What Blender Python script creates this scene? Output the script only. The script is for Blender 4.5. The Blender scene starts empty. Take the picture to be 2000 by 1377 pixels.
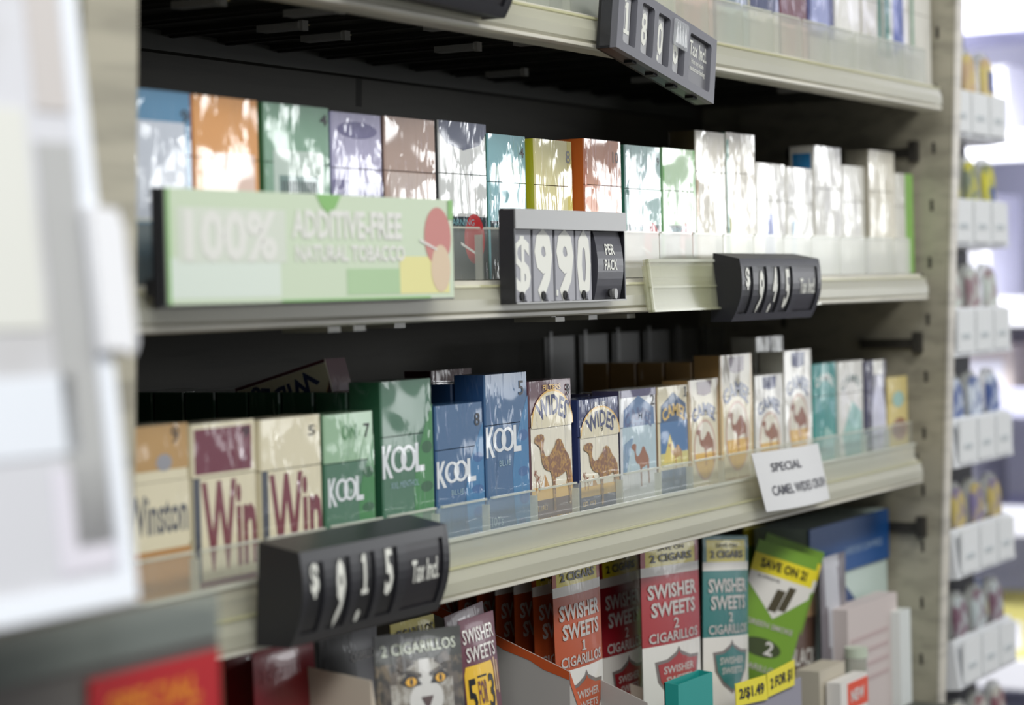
import bpy, bmesh, math, random
from mathutils import Vector, Matrix, Euler
random.seed(7)
S = bpy.context.scene
COL = S.collection

# ------------------------------------------------------------------ camera
W0, H0, FPX = 2000.0, 1377.0, 4400.0
def cam_ray(px, py): return Vector(((px-W0/2)/FPX, -(py-H0/2)/FPX, -1.0))
_ex = cam_ray(3500, 510).normalized()                 # shelf direction vanishes here
_up = cam_ray(1000, 572.5).cross(cam_ray(3500, 510)).normalized()
if _up.y < 0: _up = -_up
_ey = _up.cross(_ex)
RW = Matrix((_ex, _ey, _up))                           # camera axes -> world
CAM = -(RW @ (cam_ray(1000, 1057) * (FPX/3170.0)))
cd = bpy.data.cameras.new('camera'); cam = bpy.data.objects.new('camera', cd); COL.objects.link(cam)
cd.sensor_width = 36.0; cd.lens = 36.0*FPX/W0; cd.clip_start = 0.02; cd.clip_end = 50
cam.matrix_world = Matrix.Translation(CAM) @ RW.to_4x4()
cd.dof.use_dof = True; cd.dof.focus_distance = 1.43; cd.dof.aperture_fstop = 5.9; cd.dof.aperture_blades = 0
S.camera = cam

# ------------------------------------------------------------------ light and exposure
def srgb(c):
    return tuple(((x/12.92) if x <= 0.04045 else ((x+0.055)/1.055)**2.4) for x in [v/255.0 for v in c])
w = bpy.data.worlds.new('World'); S.world = w; w.use_nodes = True
wn = w.node_tree; bg = wn.nodes['Background']
bg.inputs[0].default_value = (0.93, 0.96, 1.0, 1); bg.inputs[1].default_value = 0.27
S.view_settings.view_transform = 'Standard'; S.view_settings.look = 'None'
S.view_settings.exposure = -0.2; S.view_settings.gamma = 1.0; S.view_settings.use_curve_mapping = False
def area(name, loc, target, sx, sy, power, col=(1, 1, 1), spread=None):
    l = bpy.data.lights.new(name, 'AREA'); l.shape = 'RECTANGLE'; l.size = sx; l.size_y = sy; l.energy = power; l.color = col
    if spread: l.spread = spread
    o = bpy.data.objects.new(name, l); COL.objects.link(o); o.location = loc
    d = Vector(target)-Vector(loc); o.rotation_euler = d.to_track_quat('-Z', 'Y').to_euler()
    return o
# daylight through the shop window across the aisle, a ceiling tube and added fill lamps
area('window_daylight', (3.1, -1.75, 0.315), (0.2, -1.0, 0.3), 1.9, 0.24, 15.5, (0.97, 0.99, 1.0))
area('low_window_daylight', (3.1, -1.75, 0.05), (0.2, -1.0, 0.05), 1.9, 0.27, 5.0, (0.97, 0.99, 1.0))
area('ceiling_and_fill_light', (0.2, -1.5, 1.7), (0.3, 0.0, 0.1), 2.6, 0.35, 42, (1.0, 1.0, 0.97))
area('ceiling_and_fill_light', (1.35, 0.55, 1.0), (2.1, 0.3, 0.05), 0.9, 0.5, 50, (0.95, 0.96, 1.0))  # added fill that brightens the far display, no real ceiling tube
area('ceiling_and_fill_light', (-1.3, -0.75, 0.9), (-0.7, -0.2, 0.1), 0.6, 0.4, 14, (0.95, 0.97, 1.0))  # unseen fill lamp put in to whiten the near sign holder

# ------------------------------------------------------------------ helpers
def at(px, py, Y=0.0):
    """point of the vertical plane y=Y seen at that place of the photograph"""
    d = RW @ cam_ray(px, py); t = (Y-CAM.y)/d.y; p = CAM + d*t
    return p.x, p.z
MATS = {}
def mat(name, col, kind='paper', rough=None, alpha=None, col2=None, scale=60, strength=None, metal=0.0, emit=0):
    if name in MATS: return MATS[name]
    m = bpy.data.materials.new(name); m.use_nodes = True; nt = m.node_tree; N = nt.nodes; L = nt.links
    b = N['Principled BSDF']; c = (*srgb(col), 1.0)
    b.inputs['Base Color'].default_value = c; b.inputs['Metallic'].default_value = metal
    tc = N.new('ShaderNodeTexCoord')
    if col2 is not None:
        n = N.new('ShaderNodeTexNoise'); n.inputs['Scale'].default_value = scale; n.inputs['Detail'].default_value = 4
        L.new(tc.outputs['Object'], n.inputs['Vector'])
        r = N.new('ShaderNodeValToRGB'); r.color_ramp.elements[0].position = 0.44; r.color_ramp.elements[1].position = 0.6
        r.color_ramp.elements[0].color = c; r.color_ramp.elements[1].color = (*srgb(col2), 1)
        L.new(n.outputs['Fac'], r.inputs['Fac']); L.new(r.outputs['Color'], b.inputs['Base Color'])
    if kind == 'film':
        b.inputs['Roughness'].default_value = 0.5 if rough is None else rough
        b.inputs['Coat Weight'].default_value = 1.0; b.inputs['Coat Roughness'].default_value = 0.06; b.inputs['Coat IOR'].default_value = 1.6
        oi = N.new('ShaderNodeObjectInfo'); sc = N.new('ShaderNodeVectorMath'); sc.operation = 'SCALE'; sc.inputs[3].default_value = 7.0
        L.new(oi.outputs['Location'], sc.inputs[0])
        ad = N.new('ShaderNodeVectorMath'); ad.operation = 'ADD'; L.new(tc.outputs['Object'], ad.inputs[0]); L.new(sc.outputs[0], ad.inputs[1])
        mp = N.new('ShaderNodeMapping'); mp.inputs['Scale'].default_value = (150, 150, 28); mp.inputs['Rotation'].default_value = (0, 0.22, 0)
        L.new(ad.outputs[0], mp.inputs['Vector'])
        n1 = N.new('ShaderNodeTexNoise'); n1.inputs['Scale'].default_value = 1.0; n1.inputs['Detail'].default_value = 2.0; n1.inputs['Distortion'].default_value = 0.6
        L.new(mp.outputs[0], n1.inputs['Vector'])
        n2 = N.new('ShaderNodeTexNoise'); n2.inputs['Scale'].default_value = 26; n2.inputs['Detail'].default_value = 1.0
        L.new(ad.outputs[0], n2.inputs['Vector'])
        # small creases grow where the big soft noise is high
        bm1 = N.new('ShaderNodeBump'); bm1.inputs['Strength'].default_value = 0.75 if strength is None else strength; bm1.inputs['Distance'].default_value = 0.0016
        cr = N.new('ShaderNodeMapRange'); cr.inputs[1].default_value = 0.48; cr.inputs[2].default_value = 0.75; L.new(n1.outputs['Fac'], cr.inputs[0])
        ms = N.new('ShaderNodeMapRange'); ms.inputs[1].default_value = 0.35; ms.inputs[2].default_value = 0.7; L.new(n2.outputs['Fac'], ms.inputs[0])
        mu = N.new('ShaderNodeMath'); mu.operation = 'MULTIPLY'; L.new(cr.outputs[0], mu.inputs[0]); L.new(ms.outputs[0], mu.inputs[1])
        L.new(mu.outputs[0], bm1.inputs['Height'])
        bm2 = N.new('ShaderNodeBump'); bm2.inputs['Strength'].default_value = 0.6; bm2.inputs['Distance'].default_value = 0.0040
        L.new(n2.outputs['Fac'], bm2.inputs['Height']); L.new(bm1.outputs[0], bm2.inputs['Normal'])
        L.new(bm2.outputs[0], b.inputs['Coat Normal'])
    elif kind == 'paper':
        b.inputs['Roughness'].default_value = 0.7 if rough is None else rough
    elif kind == 'plastic':
        b.inputs['Roughness'].default_value = 0.38 if rough is None else rough
        n = N.new('ShaderNodeTexNoise'); n.inputs['Scale'].default_value = 2500
        L.new(tc.outputs['Object'], n.inputs['Vector'])
        bm = N.new('ShaderNodeBump'); bm.inputs['Strength'].default_value = 0.15; bm.inputs['Distance'].default_value = 0.0002
        L.new(n.outputs['Fac'], bm.inputs['Height']); L.new(bm.outputs[0], b.inputs['Normal'])
    elif kind == 'painted':                               # painted metal with a few scuffs
        b.inputs['Roughness'].default_value = 0.4 if rough is None else rough
        n = N.new('ShaderNodeTexNoise'); n.inputs['Scale'].default_value = 35; n.inputs['Detail'].default_value = 8
        mp = N.new('ShaderNodeMapping'); mp.inputs['Scale'].default_value = (0.25, 1, 2.5)
        L.new(tc.outputs['Object'], mp.inputs['Vector']); L.new(mp.outputs[0], n.inputs['Vector'])
        r = N.new('ShaderNodeValToRGB'); r.color_ramp.elements[0].position = 0.33; r.color_ramp.elements[1].position = 0.55
        r.color_ramp.elements[0].color = tuple(x*0.72 for x in c[:3])+(1,); r.color_ramp.elements[1].color = c
        L.new(n.outputs['Fac'], r.inputs['Fac']); L.new(r.outputs['Color'], b.inputs['Base Color'])
    elif kind == 'glow':
        b.inputs['Roughness'].default_value = 0.6
    if kind == 'clear':
        a = 0.25 if alpha is None else alpha              # share of light the plastic scatters instead of passing
        N.remove(b)
        out = N['Material Output']
        tr = N.new('ShaderNodeBsdfTransparent'); tr.inputs[0].default_value = (*[0.93+0.07*x for x in c[:3]], 1)
        df = N.new('ShaderNodeBsdfDiffuse'); df.inputs[0].default_value = c
        tl = N.new('ShaderNodeBsdfTranslucent'); tl.inputs[0].default_value = c
        m0 = N.new('ShaderNodeMixShader'); m0.inputs[0].default_value = 0.35; L.new(df.outputs[0], m0.inputs[1]); L.new(tl.outputs[0], m0.inputs[2])
        gl = N.new('ShaderNodeBsdfGlossy'); gl.inputs['Roughness'].default_value = 0.12 if rough is None else rough
        m1 = N.new('ShaderNodeMixShader'); m1.inputs[0].default_value = a
        L.new(tr.outputs[0], m1.inputs[1]); L.new(m0.outputs[0], m1.inputs[2])
        fr0 = N.new('ShaderNodeFresnel'); fr0.inputs[0].default_value = 1.4; ge = N.new('ShaderNodeNewGeometry'); iv = N.new('ShaderNodeMath'); iv.operation = 'SUBTRACT'; iv.inputs[0].default_value = 1.0
        L.new(ge.outputs['Backfacing'], iv.inputs[1]); fr = N.new('ShaderNodeMath'); fr.operation = 'MULTIPLY'; L.new(fr0.outputs[0], fr.inputs[0]); L.new(iv.outputs[0], fr.inputs[1])
        m2 = N.new('ShaderNodeMixShader'); L.new(fr.outputs[0], m2.inputs[0]); L.new(m1.outputs[0], m2.inputs[1]); L.new(gl.outputs[0], m2.inputs[2])
        L.new(m2.outputs[0], out.inputs[0])
    if emit:
        b.inputs['Emission Color'].default_value = c; b.inputs['Emission Strength'].default_value = emit
    MATS[name] = m; return m

class MB:
    """collects polygons of several colours; build() links them as one mesh object"""
    def __init__(s): s.v = []; s.f = []; s.mi = []; s.m = []
    def mid(s, m):
        if m not in s.m: s.m.append(m)
        return s.m.index(m)
    def poly(s, pts, m):
        i = len(s.v); s.v += [tuple(p) for p in pts]; s.f.append(tuple(range(i, i+len(pts)))); s.mi.append(s.mid(m))
    def box(s, x0, x1, y0, y1, z0, z1, m, front=None):
        i = len(s.v)
        s.v += [(x0, y0, z0), (x1, y0, z0), (x1, y1, z0), (x0, y1, z0), (x0, y0, z1), (x1, y0, z1), (x1, y1, z1), (x0, y1, z1)]
        k = s.mid(m)
        for q, f in enumerate(((0, 3, 2, 1), (4, 5, 6, 7), (0, 1, 5, 4), (1, 2, 6, 5), (2, 3, 7, 6), (3, 0, 4, 7))):
            s.f.append(tuple(i+a for a in f)); s.mi.append(s.mid(front) if (front and q == 2) else k)
    def prism(s, prof, m, a0, a1, axis='x', cap=None):
        """prof: 2-D outline; axis x: (y,z) outline, y: (x,z), z: (x,y)"""
        def P(a, p): return {'x': (a, p[0], p[1]), 'y': (p[0], a, p[1]), 'z': (p[0], p[1], a)}[axis]
        i = len(s.v); n = len(prof); s.v += [P(a0, p) for p in prof] + [P(a1, p) for p in prof]
        ar = sum(prof[k][0]*prof[(k+1) % n][1]-prof[(k+1) % n][0]*prof[k][1] for k in range(n))
        if axis == 'y': ar = -ar
        k = s.mid(m); c = s.mid(cap) if cap else k
        fl = (lambda t: t) if ar > 0 else (lambda t: tuple(reversed(t)))
        for j in range(n):
            j2 = (j+1) % n; s.f.append(fl((i+j, i+j2, i+n+j2, i+n+j))); s.mi.append(k)
        s.f.append(fl(tuple(i+j for j in reversed(range(n))))); s.mi.append(c)
        s.f.append(fl(tuple(i+n+j for j in range(n)))); s.mi.append(c)
    def text(s, st, m, fn, bold=0.0, bands=0):
        vs, fs, _ = glyphs(st, bold); i = len(s.v)
        if bands:                                          # cut into rows so that the letters follow a curved face
            for f in fs:
                P = [vs[a] for a in f]; lo, hi = min(p[1] for p in P), max(p[1] for p in P)
                for b in range(math.floor(lo*bands), math.ceil(hi*bands)):
                    q = clip(clip(P, b/bands, True), (b+1)/bands, False) if hi-lo > .5/bands else P
                    if len(q) > 2: s.poly([fn(*p) for p in q], m)
                    if hi-lo <= .5/bands: break
            return
        s.v += [fn(x, y) for x, y in vs]; k = s.mid(m)
        for f in fs: s.f.append(tuple(i+a for a in f)); s.mi.append(k)
    def build(s, name, parent=None, loc=(0, 0, 0), rot=(0, 0, 0), smooth=False):
        me = bpy.data.meshes.new(name); me.from_pydata(s.v, [], s.f); me.polygons.foreach_set('material_index', s.mi)
        for m in s.m: me.materials.append(m)
        if smooth: me.polygons.foreach_set('use_smooth', [True]*len(s.f))
        me.update(); o = bpy.data.objects.new(name, me); COL.objects.link(o); o.location = loc; o.rotation_euler = rot
        if parent: o.parent = parent
        return o
_GL = {}
def glyphs(st, bold=0.0):
    """letter shapes of a word, scaled so that capitals are 1 high and the word starts at x=0; returns verts, faces, width"""
    k = (st, bold)
    if k in _GL: return _GL[k]
    if st == '1':                                          # a one with a flag and a foot
        _GL[k] = ([(0, 0), (.52, 0), (.52, .13), (0, .13), (.17, .13), (.36, .13), (.36, 1.0), (.17, 1.0), (.02, .80), (.17, .80)], [(0, 1, 2, 3), (4, 5, 6, 7), (8, 9, 7)], .52)
        return _GL[k]
    c = bpy.data.curves.new('lettering', 'FONT'); c.body = st; c.offset = bold; c.resolution_u = 2; c.fill_mode = 'FRONT'
    o = bpy.data.objects.new('lettering', c); COL.objects.link(o)
    bpy.context.view_layer.update(); dg = bpy.context.evaluated_depsgraph_get()
    me = bpy.data.meshes.new_from_object(o.evaluated_get(dg))
    vs = [(v.co.x, v.co.y) for v in me.vertices]; fs = [tuple(p.vertices) for p in me.polygons]
    bpy.data.objects.remove(o); bpy.data.curves.remove(c); bpy.data.meshes.remove(me)
    x0 = min(v[0] for v in vs); x1 = max(v[0] for v in vs); q = 1/0.69
    _GL[k] = ([((x-x0)*q, y*q) for x, y in vs], fs, (x1-x0)*q); return _GL[k]
def tag(o, label=None, cat=None, group=None, kind=None):
    if label: o['label'] = label
    if cat: o['category'] = cat
    if group: o['group'] = group
    if kind: o['kind'] = kind
    return o
def empty(name, loc, rot=(0, 0, 0)):
    o = bpy.data.objects.new(name, None); COL.objects.link(o); o.location = loc; o.rotation_euler = rot; o.empty_display_size = 0.01; return o
def circle(cx, cz, rx, rz, n=28, a0=0, a1=2*math.pi):
    return [(cx+rx*math.cos(a0+(a1-a0)*i/(n if a1-a0 > 6.2 else n-1)), cz+rz*math.sin(a0+(a1-a0)*i/(n if a1-a0 > 6.2 else n-1))) for i in range(n)]
def clip(poly, zc, keep_above):
    out = []; n = len(poly); ins = (lambda p: p[1] >= zc) if keep_above else (lambda p: p[1] <= zc)
    for i in range(n):
        a, b = poly[i], poly[(i+1) % n]
        if ins(a): out.append(a)
        if ins(a) != ins(b):
            t = (zc-a[1])/(b[1]-a[1]); out.append((a[0]+t*(b[0]-a[0]), zc))
    return out
def clipx(poly, xc, keep_right):
    return [(b, a) for a, b in clip([(b, a) for a, b in poly], xc, keep_right)]
def clipbox(p, x0, x1, z0, z1):
    for fn, v, k in ((clipx, x0, True), (clipx, x1, False), (clip, z0, True), (clip, z1, False)):
        if len(p) < 3: return p
        p = fn(p, v, k)
    return p

F = lambda name, col, **k: mat('film_'+name, col, 'film', **k)
WHITE = F('white', (236, 234, 226)); CREAM = F('cream', (226, 217, 186)); INK = mat('ink_black', (22, 22, 28), 'paper', rough=0.4)
CAMELB = F('camel_brown', (128, 84, 52), col2=(178, 134, 62), scale=420)
CAMELP = F('camel_plain', (150, 94, 62)); SAND = F('sand', (226, 182, 92)); NAVY = F('navy', (38, 52, 98)); MAROON = F('maroon', (92, 36, 50))
GOLD = F('gold', (186, 147, 90))
CAMEL = [(78,525),(85,500),(110,485),(140,482),(160,495),(166,520),(160,550),(155,600),(165,640),(180,660),(210,655),(235,620),(265,580),(275,545),(295,532),(320,545),(335,575),(355,625),(385,670),(400,720),(402,780),(400,860),(402,940),(412,1010),(400,1060),(385,1050),(388,1000),(382,930),(372,860),(362,790),(330,810),(290,825),(262,830),(258,870),(262,940),(258,1010),(262,1070),(246,1085),(240,1060),(245,1010),(238,950),(236,870),(228,810),(215,775),(190,768),(165,750),(145,710),(135,660),(130,600),(118,575),(95,555),(80,545)]
CAMEL = [((x-78)/334.0, (1085-y)/603.0) for x, y in CAMEL]

# ------------------------------------------------------------------ cigarette packs
class Pack:
    """flip-top pack: the lower box is the thing's own mesh, the lid its part; drawings go on both.
    local x across the front, y into the shelf, z up"""
    def __init__(s, wd, dp, h, body, lid=None, lidh=None, side=None):
        s.w, s.d, s.h = wd, dp, h; s.zl = h*(1-(lidh if lidh else 0.30)); s.B = MB(); s.L = MB(); s.k = 0
        c = 0.0009
        o = [(c, 0), (wd-c, 0), (wd, c), (wd, dp-c), (wd-c, dp), (c, dp), (0, dp-c), (0, c)]
        o = [(x, y) for x, y in o]
        s.B.prism(o, body, 0, s.zl-0.00025, 'z'); s.L.prism(o, lid or body, s.zl+0.00025, h, 'z')
        if side:
            s.B.poly([(-1e-4, dp-c, 0), (-1e-4, c, 0), (-1e-4, c, s.zl), (-1e-4, dp-c, s.zl)], side)
            s.L.poly([(-1e-4, dp-c, s.zl), (-1e-4, c, s.zl), (-1e-4, c, h), (-1e-4, dp-c, h)], side)
    def shape(s, pts, m, full=False):                       # pts in fractions of the front
        s.k += 1; y = -0.00006-0.00002*s.k; P = [(a*s.w, b*s.h) for a, b in pts]
        for M, up in ((s.B, False), (s.L, True)):
            if min(p[1] for p in P) >= s.zl and not up: continue
            if max(p[1] for p in P) <= s.zl and up: continue
            q = P if (min(p[1] for p in P) >= s.zl or max(p[1] for p in P) <= s.zl) else clip(P, s.zl, up)
            if len(q) > 2: M.poly([(a, y, b) for a, b in q], m)
    def rect(s, a, b, c, d, m): s.shape([(a, b), (c, b), (c, d), (a, d)], m)
    def word(s, st, cx, z, h, m, width=None, bold=0.01, R=None, rot=0):
        """centred word; h letter height and z base in fractions of pack height; width fraction of pack width; R arch radius (m)"""
        s.k += 1; y = -0.00006-0.00002*s.k; gw = glyphs(st, bold)[2]; H = h*s.h
        sx = (width*s.w/gw) if width else H; X = cx*s.w; Z = z*s.h
        M = s.L if Z >= s.zl-0.001 else s.B
        def fn(x, q):
            u = x*sx-gw*sx/2; v = q*H
            if R: a = u/R; return (X+(R+v)*math.sin(a), y, Z-R+(R+v)*math.cos(a))
            if rot: return (X-v, y, Z+u)
            return (X+u, y, Z+v)
        M.text(st, m, fn, bold)
    def camel(s, x0, z0, wd, ht, m): s.shape([(x0+a*wd, z0+b*ht) for a, b in CAMEL], m)
    def build(s, name, loc, label, group, rot=(0, 0, 0)):
        o = s.B.build(name, None, loc, rot); tag(o, label, 'cigarette pack', group)
        l = s.L.build('lid', o); return o
def copy_thing(o, loc, label=None, group=None, rot=None):
    c = o.copy(); COL.objects.link(c); c.location = loc
    if rot is not None: c.rotation_euler = rot
    if label: c['label'] = label
    if group: c['group'] = group
    for ch in o.children:
        d = ch.copy(); COL.objects.link(d); d.parent = c
        for g in ch.children:
            e = g.copy(); COL.objects.link(e); e.parent = d
    return c

FL1, FL2, FL3 = 0.324, 0.1605, 0.0                           # heights of the three shelf floors
Y1, Y2, Y3 = -0.042, -0.026, -0.018                          # front edges of the shelves
G2 = 'cigarette packs on the middle shelf'; G3 = 'cigarette packs on the lower shelf'; G1 = 'cigarette packs on the top shelf'
def front(px0, px1, py, Y, floor):
    x0, z = at(px0, py, Y); x1, _ = at(px1, py, Y); return x0, x1-x0, z-floor

# -- designs of the lower shelf
def d_winston_gold(p):
    p.rect(0, .76, 1, 1, GOLD); p.rect(.0, .36, 1, .70, CREAM); p.word('Winston', .5, .43, .20, F('slate', (72, 76, 86)), .92, .02)
    p.rect(0, .02, 1, .34, F('tan_gold', (186, 138, 84))); p.shape(circle(.62, .80, .12, .045), F('grey_eagle', (150, 150, 156)))
def d_winston_red(p, lid):
    if lid: p.rect(.03, .72, .93, .97, F('wine_lid', (112, 44, 62)))
    p.rect(.10, .14, .97, .68, CREAM); p.rect(.0, .0, .10, .70, F('slate', (72, 76, 86)))
    R = F('wine', (120, 50, 62)); p.word('Win', .55, .20, .46, R, .86, .03)
    p.word('Winston', .05, .36, .0010, CREAM, .02)
    if lid: p.rect(.03, .03, .97, .13, F('wine_band', (104, 52, 66)))
def swirl(p, m, m2, x0=.60):
    p.shape([(x0+.12, 0), (1, 0), (1, .86), (x0+.25, .74), (x0+.06, .55), (x0, .40), (x0+.03, .18)], m)
    for (cx, cz, rx, rz) in ((.92, .62, .12, .035), (.86, .40, .14, .03), (.92, .24, .13, .04), (.80, .10, .10, .02)):
        p.shape(circle(min(cx, .985-rx*.9), cz, rx*.9, rz, 20), m2)
def kool(p, cx, z, h, width, m):
    p.word('K', cx-width*.40, z-h*.12, h*1.15, m, width*.26, .035); p.word('L', cx+width*.43, z-h*.02, h*1.02, m, width*.24, .035)
    for k, dx in enumerate((-.12, .13)):
        c = cx+width*dx; p.k += 1; y = -0.00006-0.00002*p.k; M = p.L if z*p.h >= p.zl else p.B
        o = circle(c*p.w, (z+h*.5)*p.h, width*.20*p.w, h*.5*p.h, 26); i = circle(c*p.w, (z+h*.5)*p.h, width*.115*p.w, h*.375*p.h, 26)
        for a in range(26):
            b = (a+1) % 26; M.poly([(o[a][0], y, o[a][1]), (o[b][0], y, o[b][1]), (i[b][0], y, i[b][1]), (i[a][0], y, i[a][1])], m)
SILV = F('silver_letters', (226, 230, 232))
def d_kool(p, green, z, sub, base=None):
    a, b = (F('leaf_green', (58, 130, 70)), F('deep_leaf', (34, 92, 54))) if green else (F('sky_blue', (52, 120, 168)), F('mid_blue', (44, 96, 150)))
    swirl(p, a, b); kool(p, .40, z, .145, .76, SILV); p.word(sub, .42, z-.085, .035, F('pale_print', (150, 180, 190)), .26 if len(sub) < 6 else .55, .0)
    if base: p.word(base, .22, .10, .055, F('pale_print', (150, 180, 190)), .26, .0)
def scribble(p, st, cx=.88, z=.88, h=.085, width=.12): p.word(st, cx, z, h, INK, width, .012)
def pyramids(p, zb, s=1):
    ln = F('pyramid_line', (190, 140, 70))
    for cx, hh in ((.32, .09), (.93, .17)):
        p.shape([(cx-.11, zb), (cx+.11 if cx < .8 else .99, zb), (cx+.005, zb+hh*s)], ln)
        p.shape([(cx-.09, zb+.004), (cx-.015, zb+.004), (cx-.004, zb+hh*s*.86)], WHITE)
    for cx, hh in ((.12, .10), (.19, .06)):
        p.rect(cx-.006, zb-.02, cx+.006, zb+hh, CAMELP)
        for a in range(6):
            an = a*math.pi/3; p.shape([(cx, zb+hh), (cx+.055*math.cos(an), zb+hh+.026*math.sin(an)+.004), (cx+.05*math.cos(an+.5), zb+hh+.022*math.sin(an+.5)-.006)], CAMELP)
def d_wides(p, top, low, head, big):
    p.rect(0, .0, 1, .20, low); p.rect(.02, .215, .98, .70, F('cream_sky', (232, 226, 206))); p.rect(.02, .215, .98, .30, SAND); pyramids(p, .295)
    p.rect(.02, .70, .98, .78, CREAM)
    arc = [(x, z) for x, z in circle(.52, .70, .47, .225, 30, 0, math.pi)]; rim = [(x, z) for x, z in circle(.52, .70, .495, .238, 30, 0, math.pi)]
    p.shape(rim, SAND); p.shape(arc, CREAM); p.rect(.03, .69, .97, .71, CREAM)
    p.word(head, .52, .935, .035, SAND if big else WHITE, .42 if big else .26, .015)
    p.word('WIDES', .53, .775, .125, NAVY, .62, .03, R=.032)
    p.camel(.09, .13, .86, .52, CAMELB)
    p.word('EST. 1913', .20, .145, .035, SAND, .30, .005)
    if big: p.word('TURKISH & DOMESTIC BLEND', .52, .05, .05, SAND, .93, .0)
def ribbon(p, m, z0=.93, z1=1.0): p.shape([(.28, z0), (.50, z0-.02), (.74, z0), (.76, z1), (.26, z1)], m)
def d_camel_oval(p, edge, rib):
    p.rect(.0, 0, .05, 1, edge); p.rect(.95, 0, 1, 1, edge); ribbon(p, rib, .88, .985); p.word('CAMEL', .5, .70, .10, F('slate_blue', (84, 92, 116)), .76, .04, R=.030)
    p.shape(circle(.5, .40, .38, .26), F('rose_ring', (206, 170, 150))); p.shape(circle(.5, .40, .34, .24), F('cream_sky', (232, 226, 206)))
    p.shape(circle(.5, .40, .34, .24, 20, math.pi*1.03, math.pi*1.97), SAND)
    p.camel(.20, .26, .62, .32, CAMELP); p.word('TURKISH & DOMESTIC', .5, .07, .03, CAMELP, .8, 0)
def d_camel_scene(p, sky, night):
    p.rect(0, .94, 1, 1, F('violet_top', (64, 58, 100)) if not night else CREAM)
    p.shape([(.06, .70), (.08, .84), (.50, .95), (.93, .84), (.95, .70)], F('peak_blue', (84, 118, 158)) if not night else F('peak_night', (34, 78, 118)))
    p.rect(.04, .34, .98, .70, sky)
    if night:
        p.rect(.04, .34, .98, .44, F('dusk_yellow', (206, 196, 120))); p.shape([(.12, .36), (.36, .60), (.62, .36)], F('lit_pyramid', (222, 200, 96)))
        p.word('CAMEL', .52, .755, .095, F('gold_letters', (212, 178, 96)), .74, .04, R=.032); p.camel(.30, .30, .48, .22, F('golden_camel', (176, 134, 72))); p.rect(.04, .02, .98, .30, F('dark_sea', (66, 96, 130)))
    else:
        p.shape([(.03, .32), (.05, .56), (.34, .62), (.12, .32)], F('haze_blue', (120, 150, 176)))
        p.word('CAMEL', .5, .755, .095, F('slate_blue', (74, 92, 132)), .74, .04, R=.032); p.camel(.28, .20, .50, .36, CAMELP); p.word('CRUSH', .5, .70, .03, F('slate_blue', (84, 92, 116)), .4, 0)

# px0, px1, top(py) of the front face, Y of the front, design, label
def place3(px0, px1, py, Y, body, lid, fn, label, side=None, depth=.022, name='cigarette_pack', lidh=None):
    x0, wd, h = front(px0, px1, py, Y, FL3+0.001)
    p = Pack(wd, depth, h, body, lid, lidh, side)
    if fn: fn(p)
    return p.build(name, (x0, Y, FL3+0.001), label, G3), x0, wd, h
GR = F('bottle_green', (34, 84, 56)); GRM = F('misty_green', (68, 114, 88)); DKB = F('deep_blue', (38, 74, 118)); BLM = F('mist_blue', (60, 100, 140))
TEAL = F('teal', (38, 146, 138))
place3(237, 366, 838, .004, CREAM, None, lambda p: (d_winston_gold(p), scribble(p, '9', .80, .90)), 'gold and cream pack with dark grey name, leftmost on the lower shelf')
place3(374, 498, 830, .003, CREAM, None, lambda p: (d_winston_red(p, True), scribble(p, '9', .84, .90, .06)), 'cream pack with wine red lid, big wine red letters and wine red base band')
place3(508, 626, 821, .002, CREAM, None, lambda p: (d_winston_red(p, False), scribble(p, '5', .84, .88, .06)), 'all cream pack with big wine red letters and plain cream lid')
place3(632, 728, 812, .001, GRM, F('glare_green', (150, 186, 150)), lambda p: (swirl(p, F('leaf_green', (58, 130, 70)), F('deep_leaf', (34, 92, 54)), .66), kool(p, .40, .46, .14, .66, SILV), p.word('ON', .5, .84, .09, F('leaf_green', (58, 130, 70)), .3, .01), scribble(p, '7', .86, .84)), 'short green pack with glare painted on its lid, left of the tall green pack', side=GR)  # lid colour is paled to paint the glare on it
tallgreen, gx, gw, gh = place3(743, 842, 747, .0, GRM, None, lambda p: (d_kool(p, True, .50, 'XXL MENTHOL', "100's")), 'tall green pack with silver lettering, left of the two blue packs', side=GR)
place3(850, 942, 794, .001, BLM, None, lambda p: (d_kool(p, False, .47, 'BLUE'), scribble(p, '8', .87, .84)), 'short blue pack with silver lettering and handwritten 8', side=DKB)
tallblue, bx, bw, bh = place3(946, 1029, 733, .0, BLM, None, lambda p: (d_kool(p, False, .535, 'BLUE', "100's"), scribble(p, '5', .84, .865, .085)), 'tall blue pack with silver lettering and handwritten 5', side=DKB)
place3(1032, 1115, 746, .0, F('umber', (98, 66, 74)), None, lambda p: (d_wides(p, None, F('umber', (98, 66, 74)), 'FILTERS', True), scribble(p, '9', .90, .885, .08, .10)), 'cream pack with dark brown top and base and a large camel drawing', side=MAROON)
place3(1129, 1207, 782, -.002, NAVY, None, lambda p: (d_wides(p, None, NAVY, 'BLUE', False), scribble(p, '9', .55, .725, .05, .06)), 'cream pack with navy top and base and a large camel drawing', side=NAVY)
o10, x10, w10, h10 = place3(1211, 1280, 764, .001, F('ice_white', (222, 224, 224)), None, lambda p: (d_camel_scene(p, F('pale_sky', (176, 198, 206)), False), scribble(p, '2', .90, .86)), 'white and pale blue pack with small brown camel, beside the navy pack', side=F('violet_side', (70, 66, 92)))
place3(1285, 1342, 757, .0, CREAM, None, lambda p: (d_camel_scene(p, F('royal_sky', (60, 112, 162)), True), scribble(p, '1', .92, .90)), 'cream and deep blue pack with yellow pyramid and golden camel', side=F('tan_side', (150, 120, 90)))
place3(1345, 1402, 744, .002, CREAM, None, lambda p: d_camel_oval(p, GOLD, MAROON), 'short cream and gold pack with maroon ribbon and camel in an oval', side=GOLD)
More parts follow.
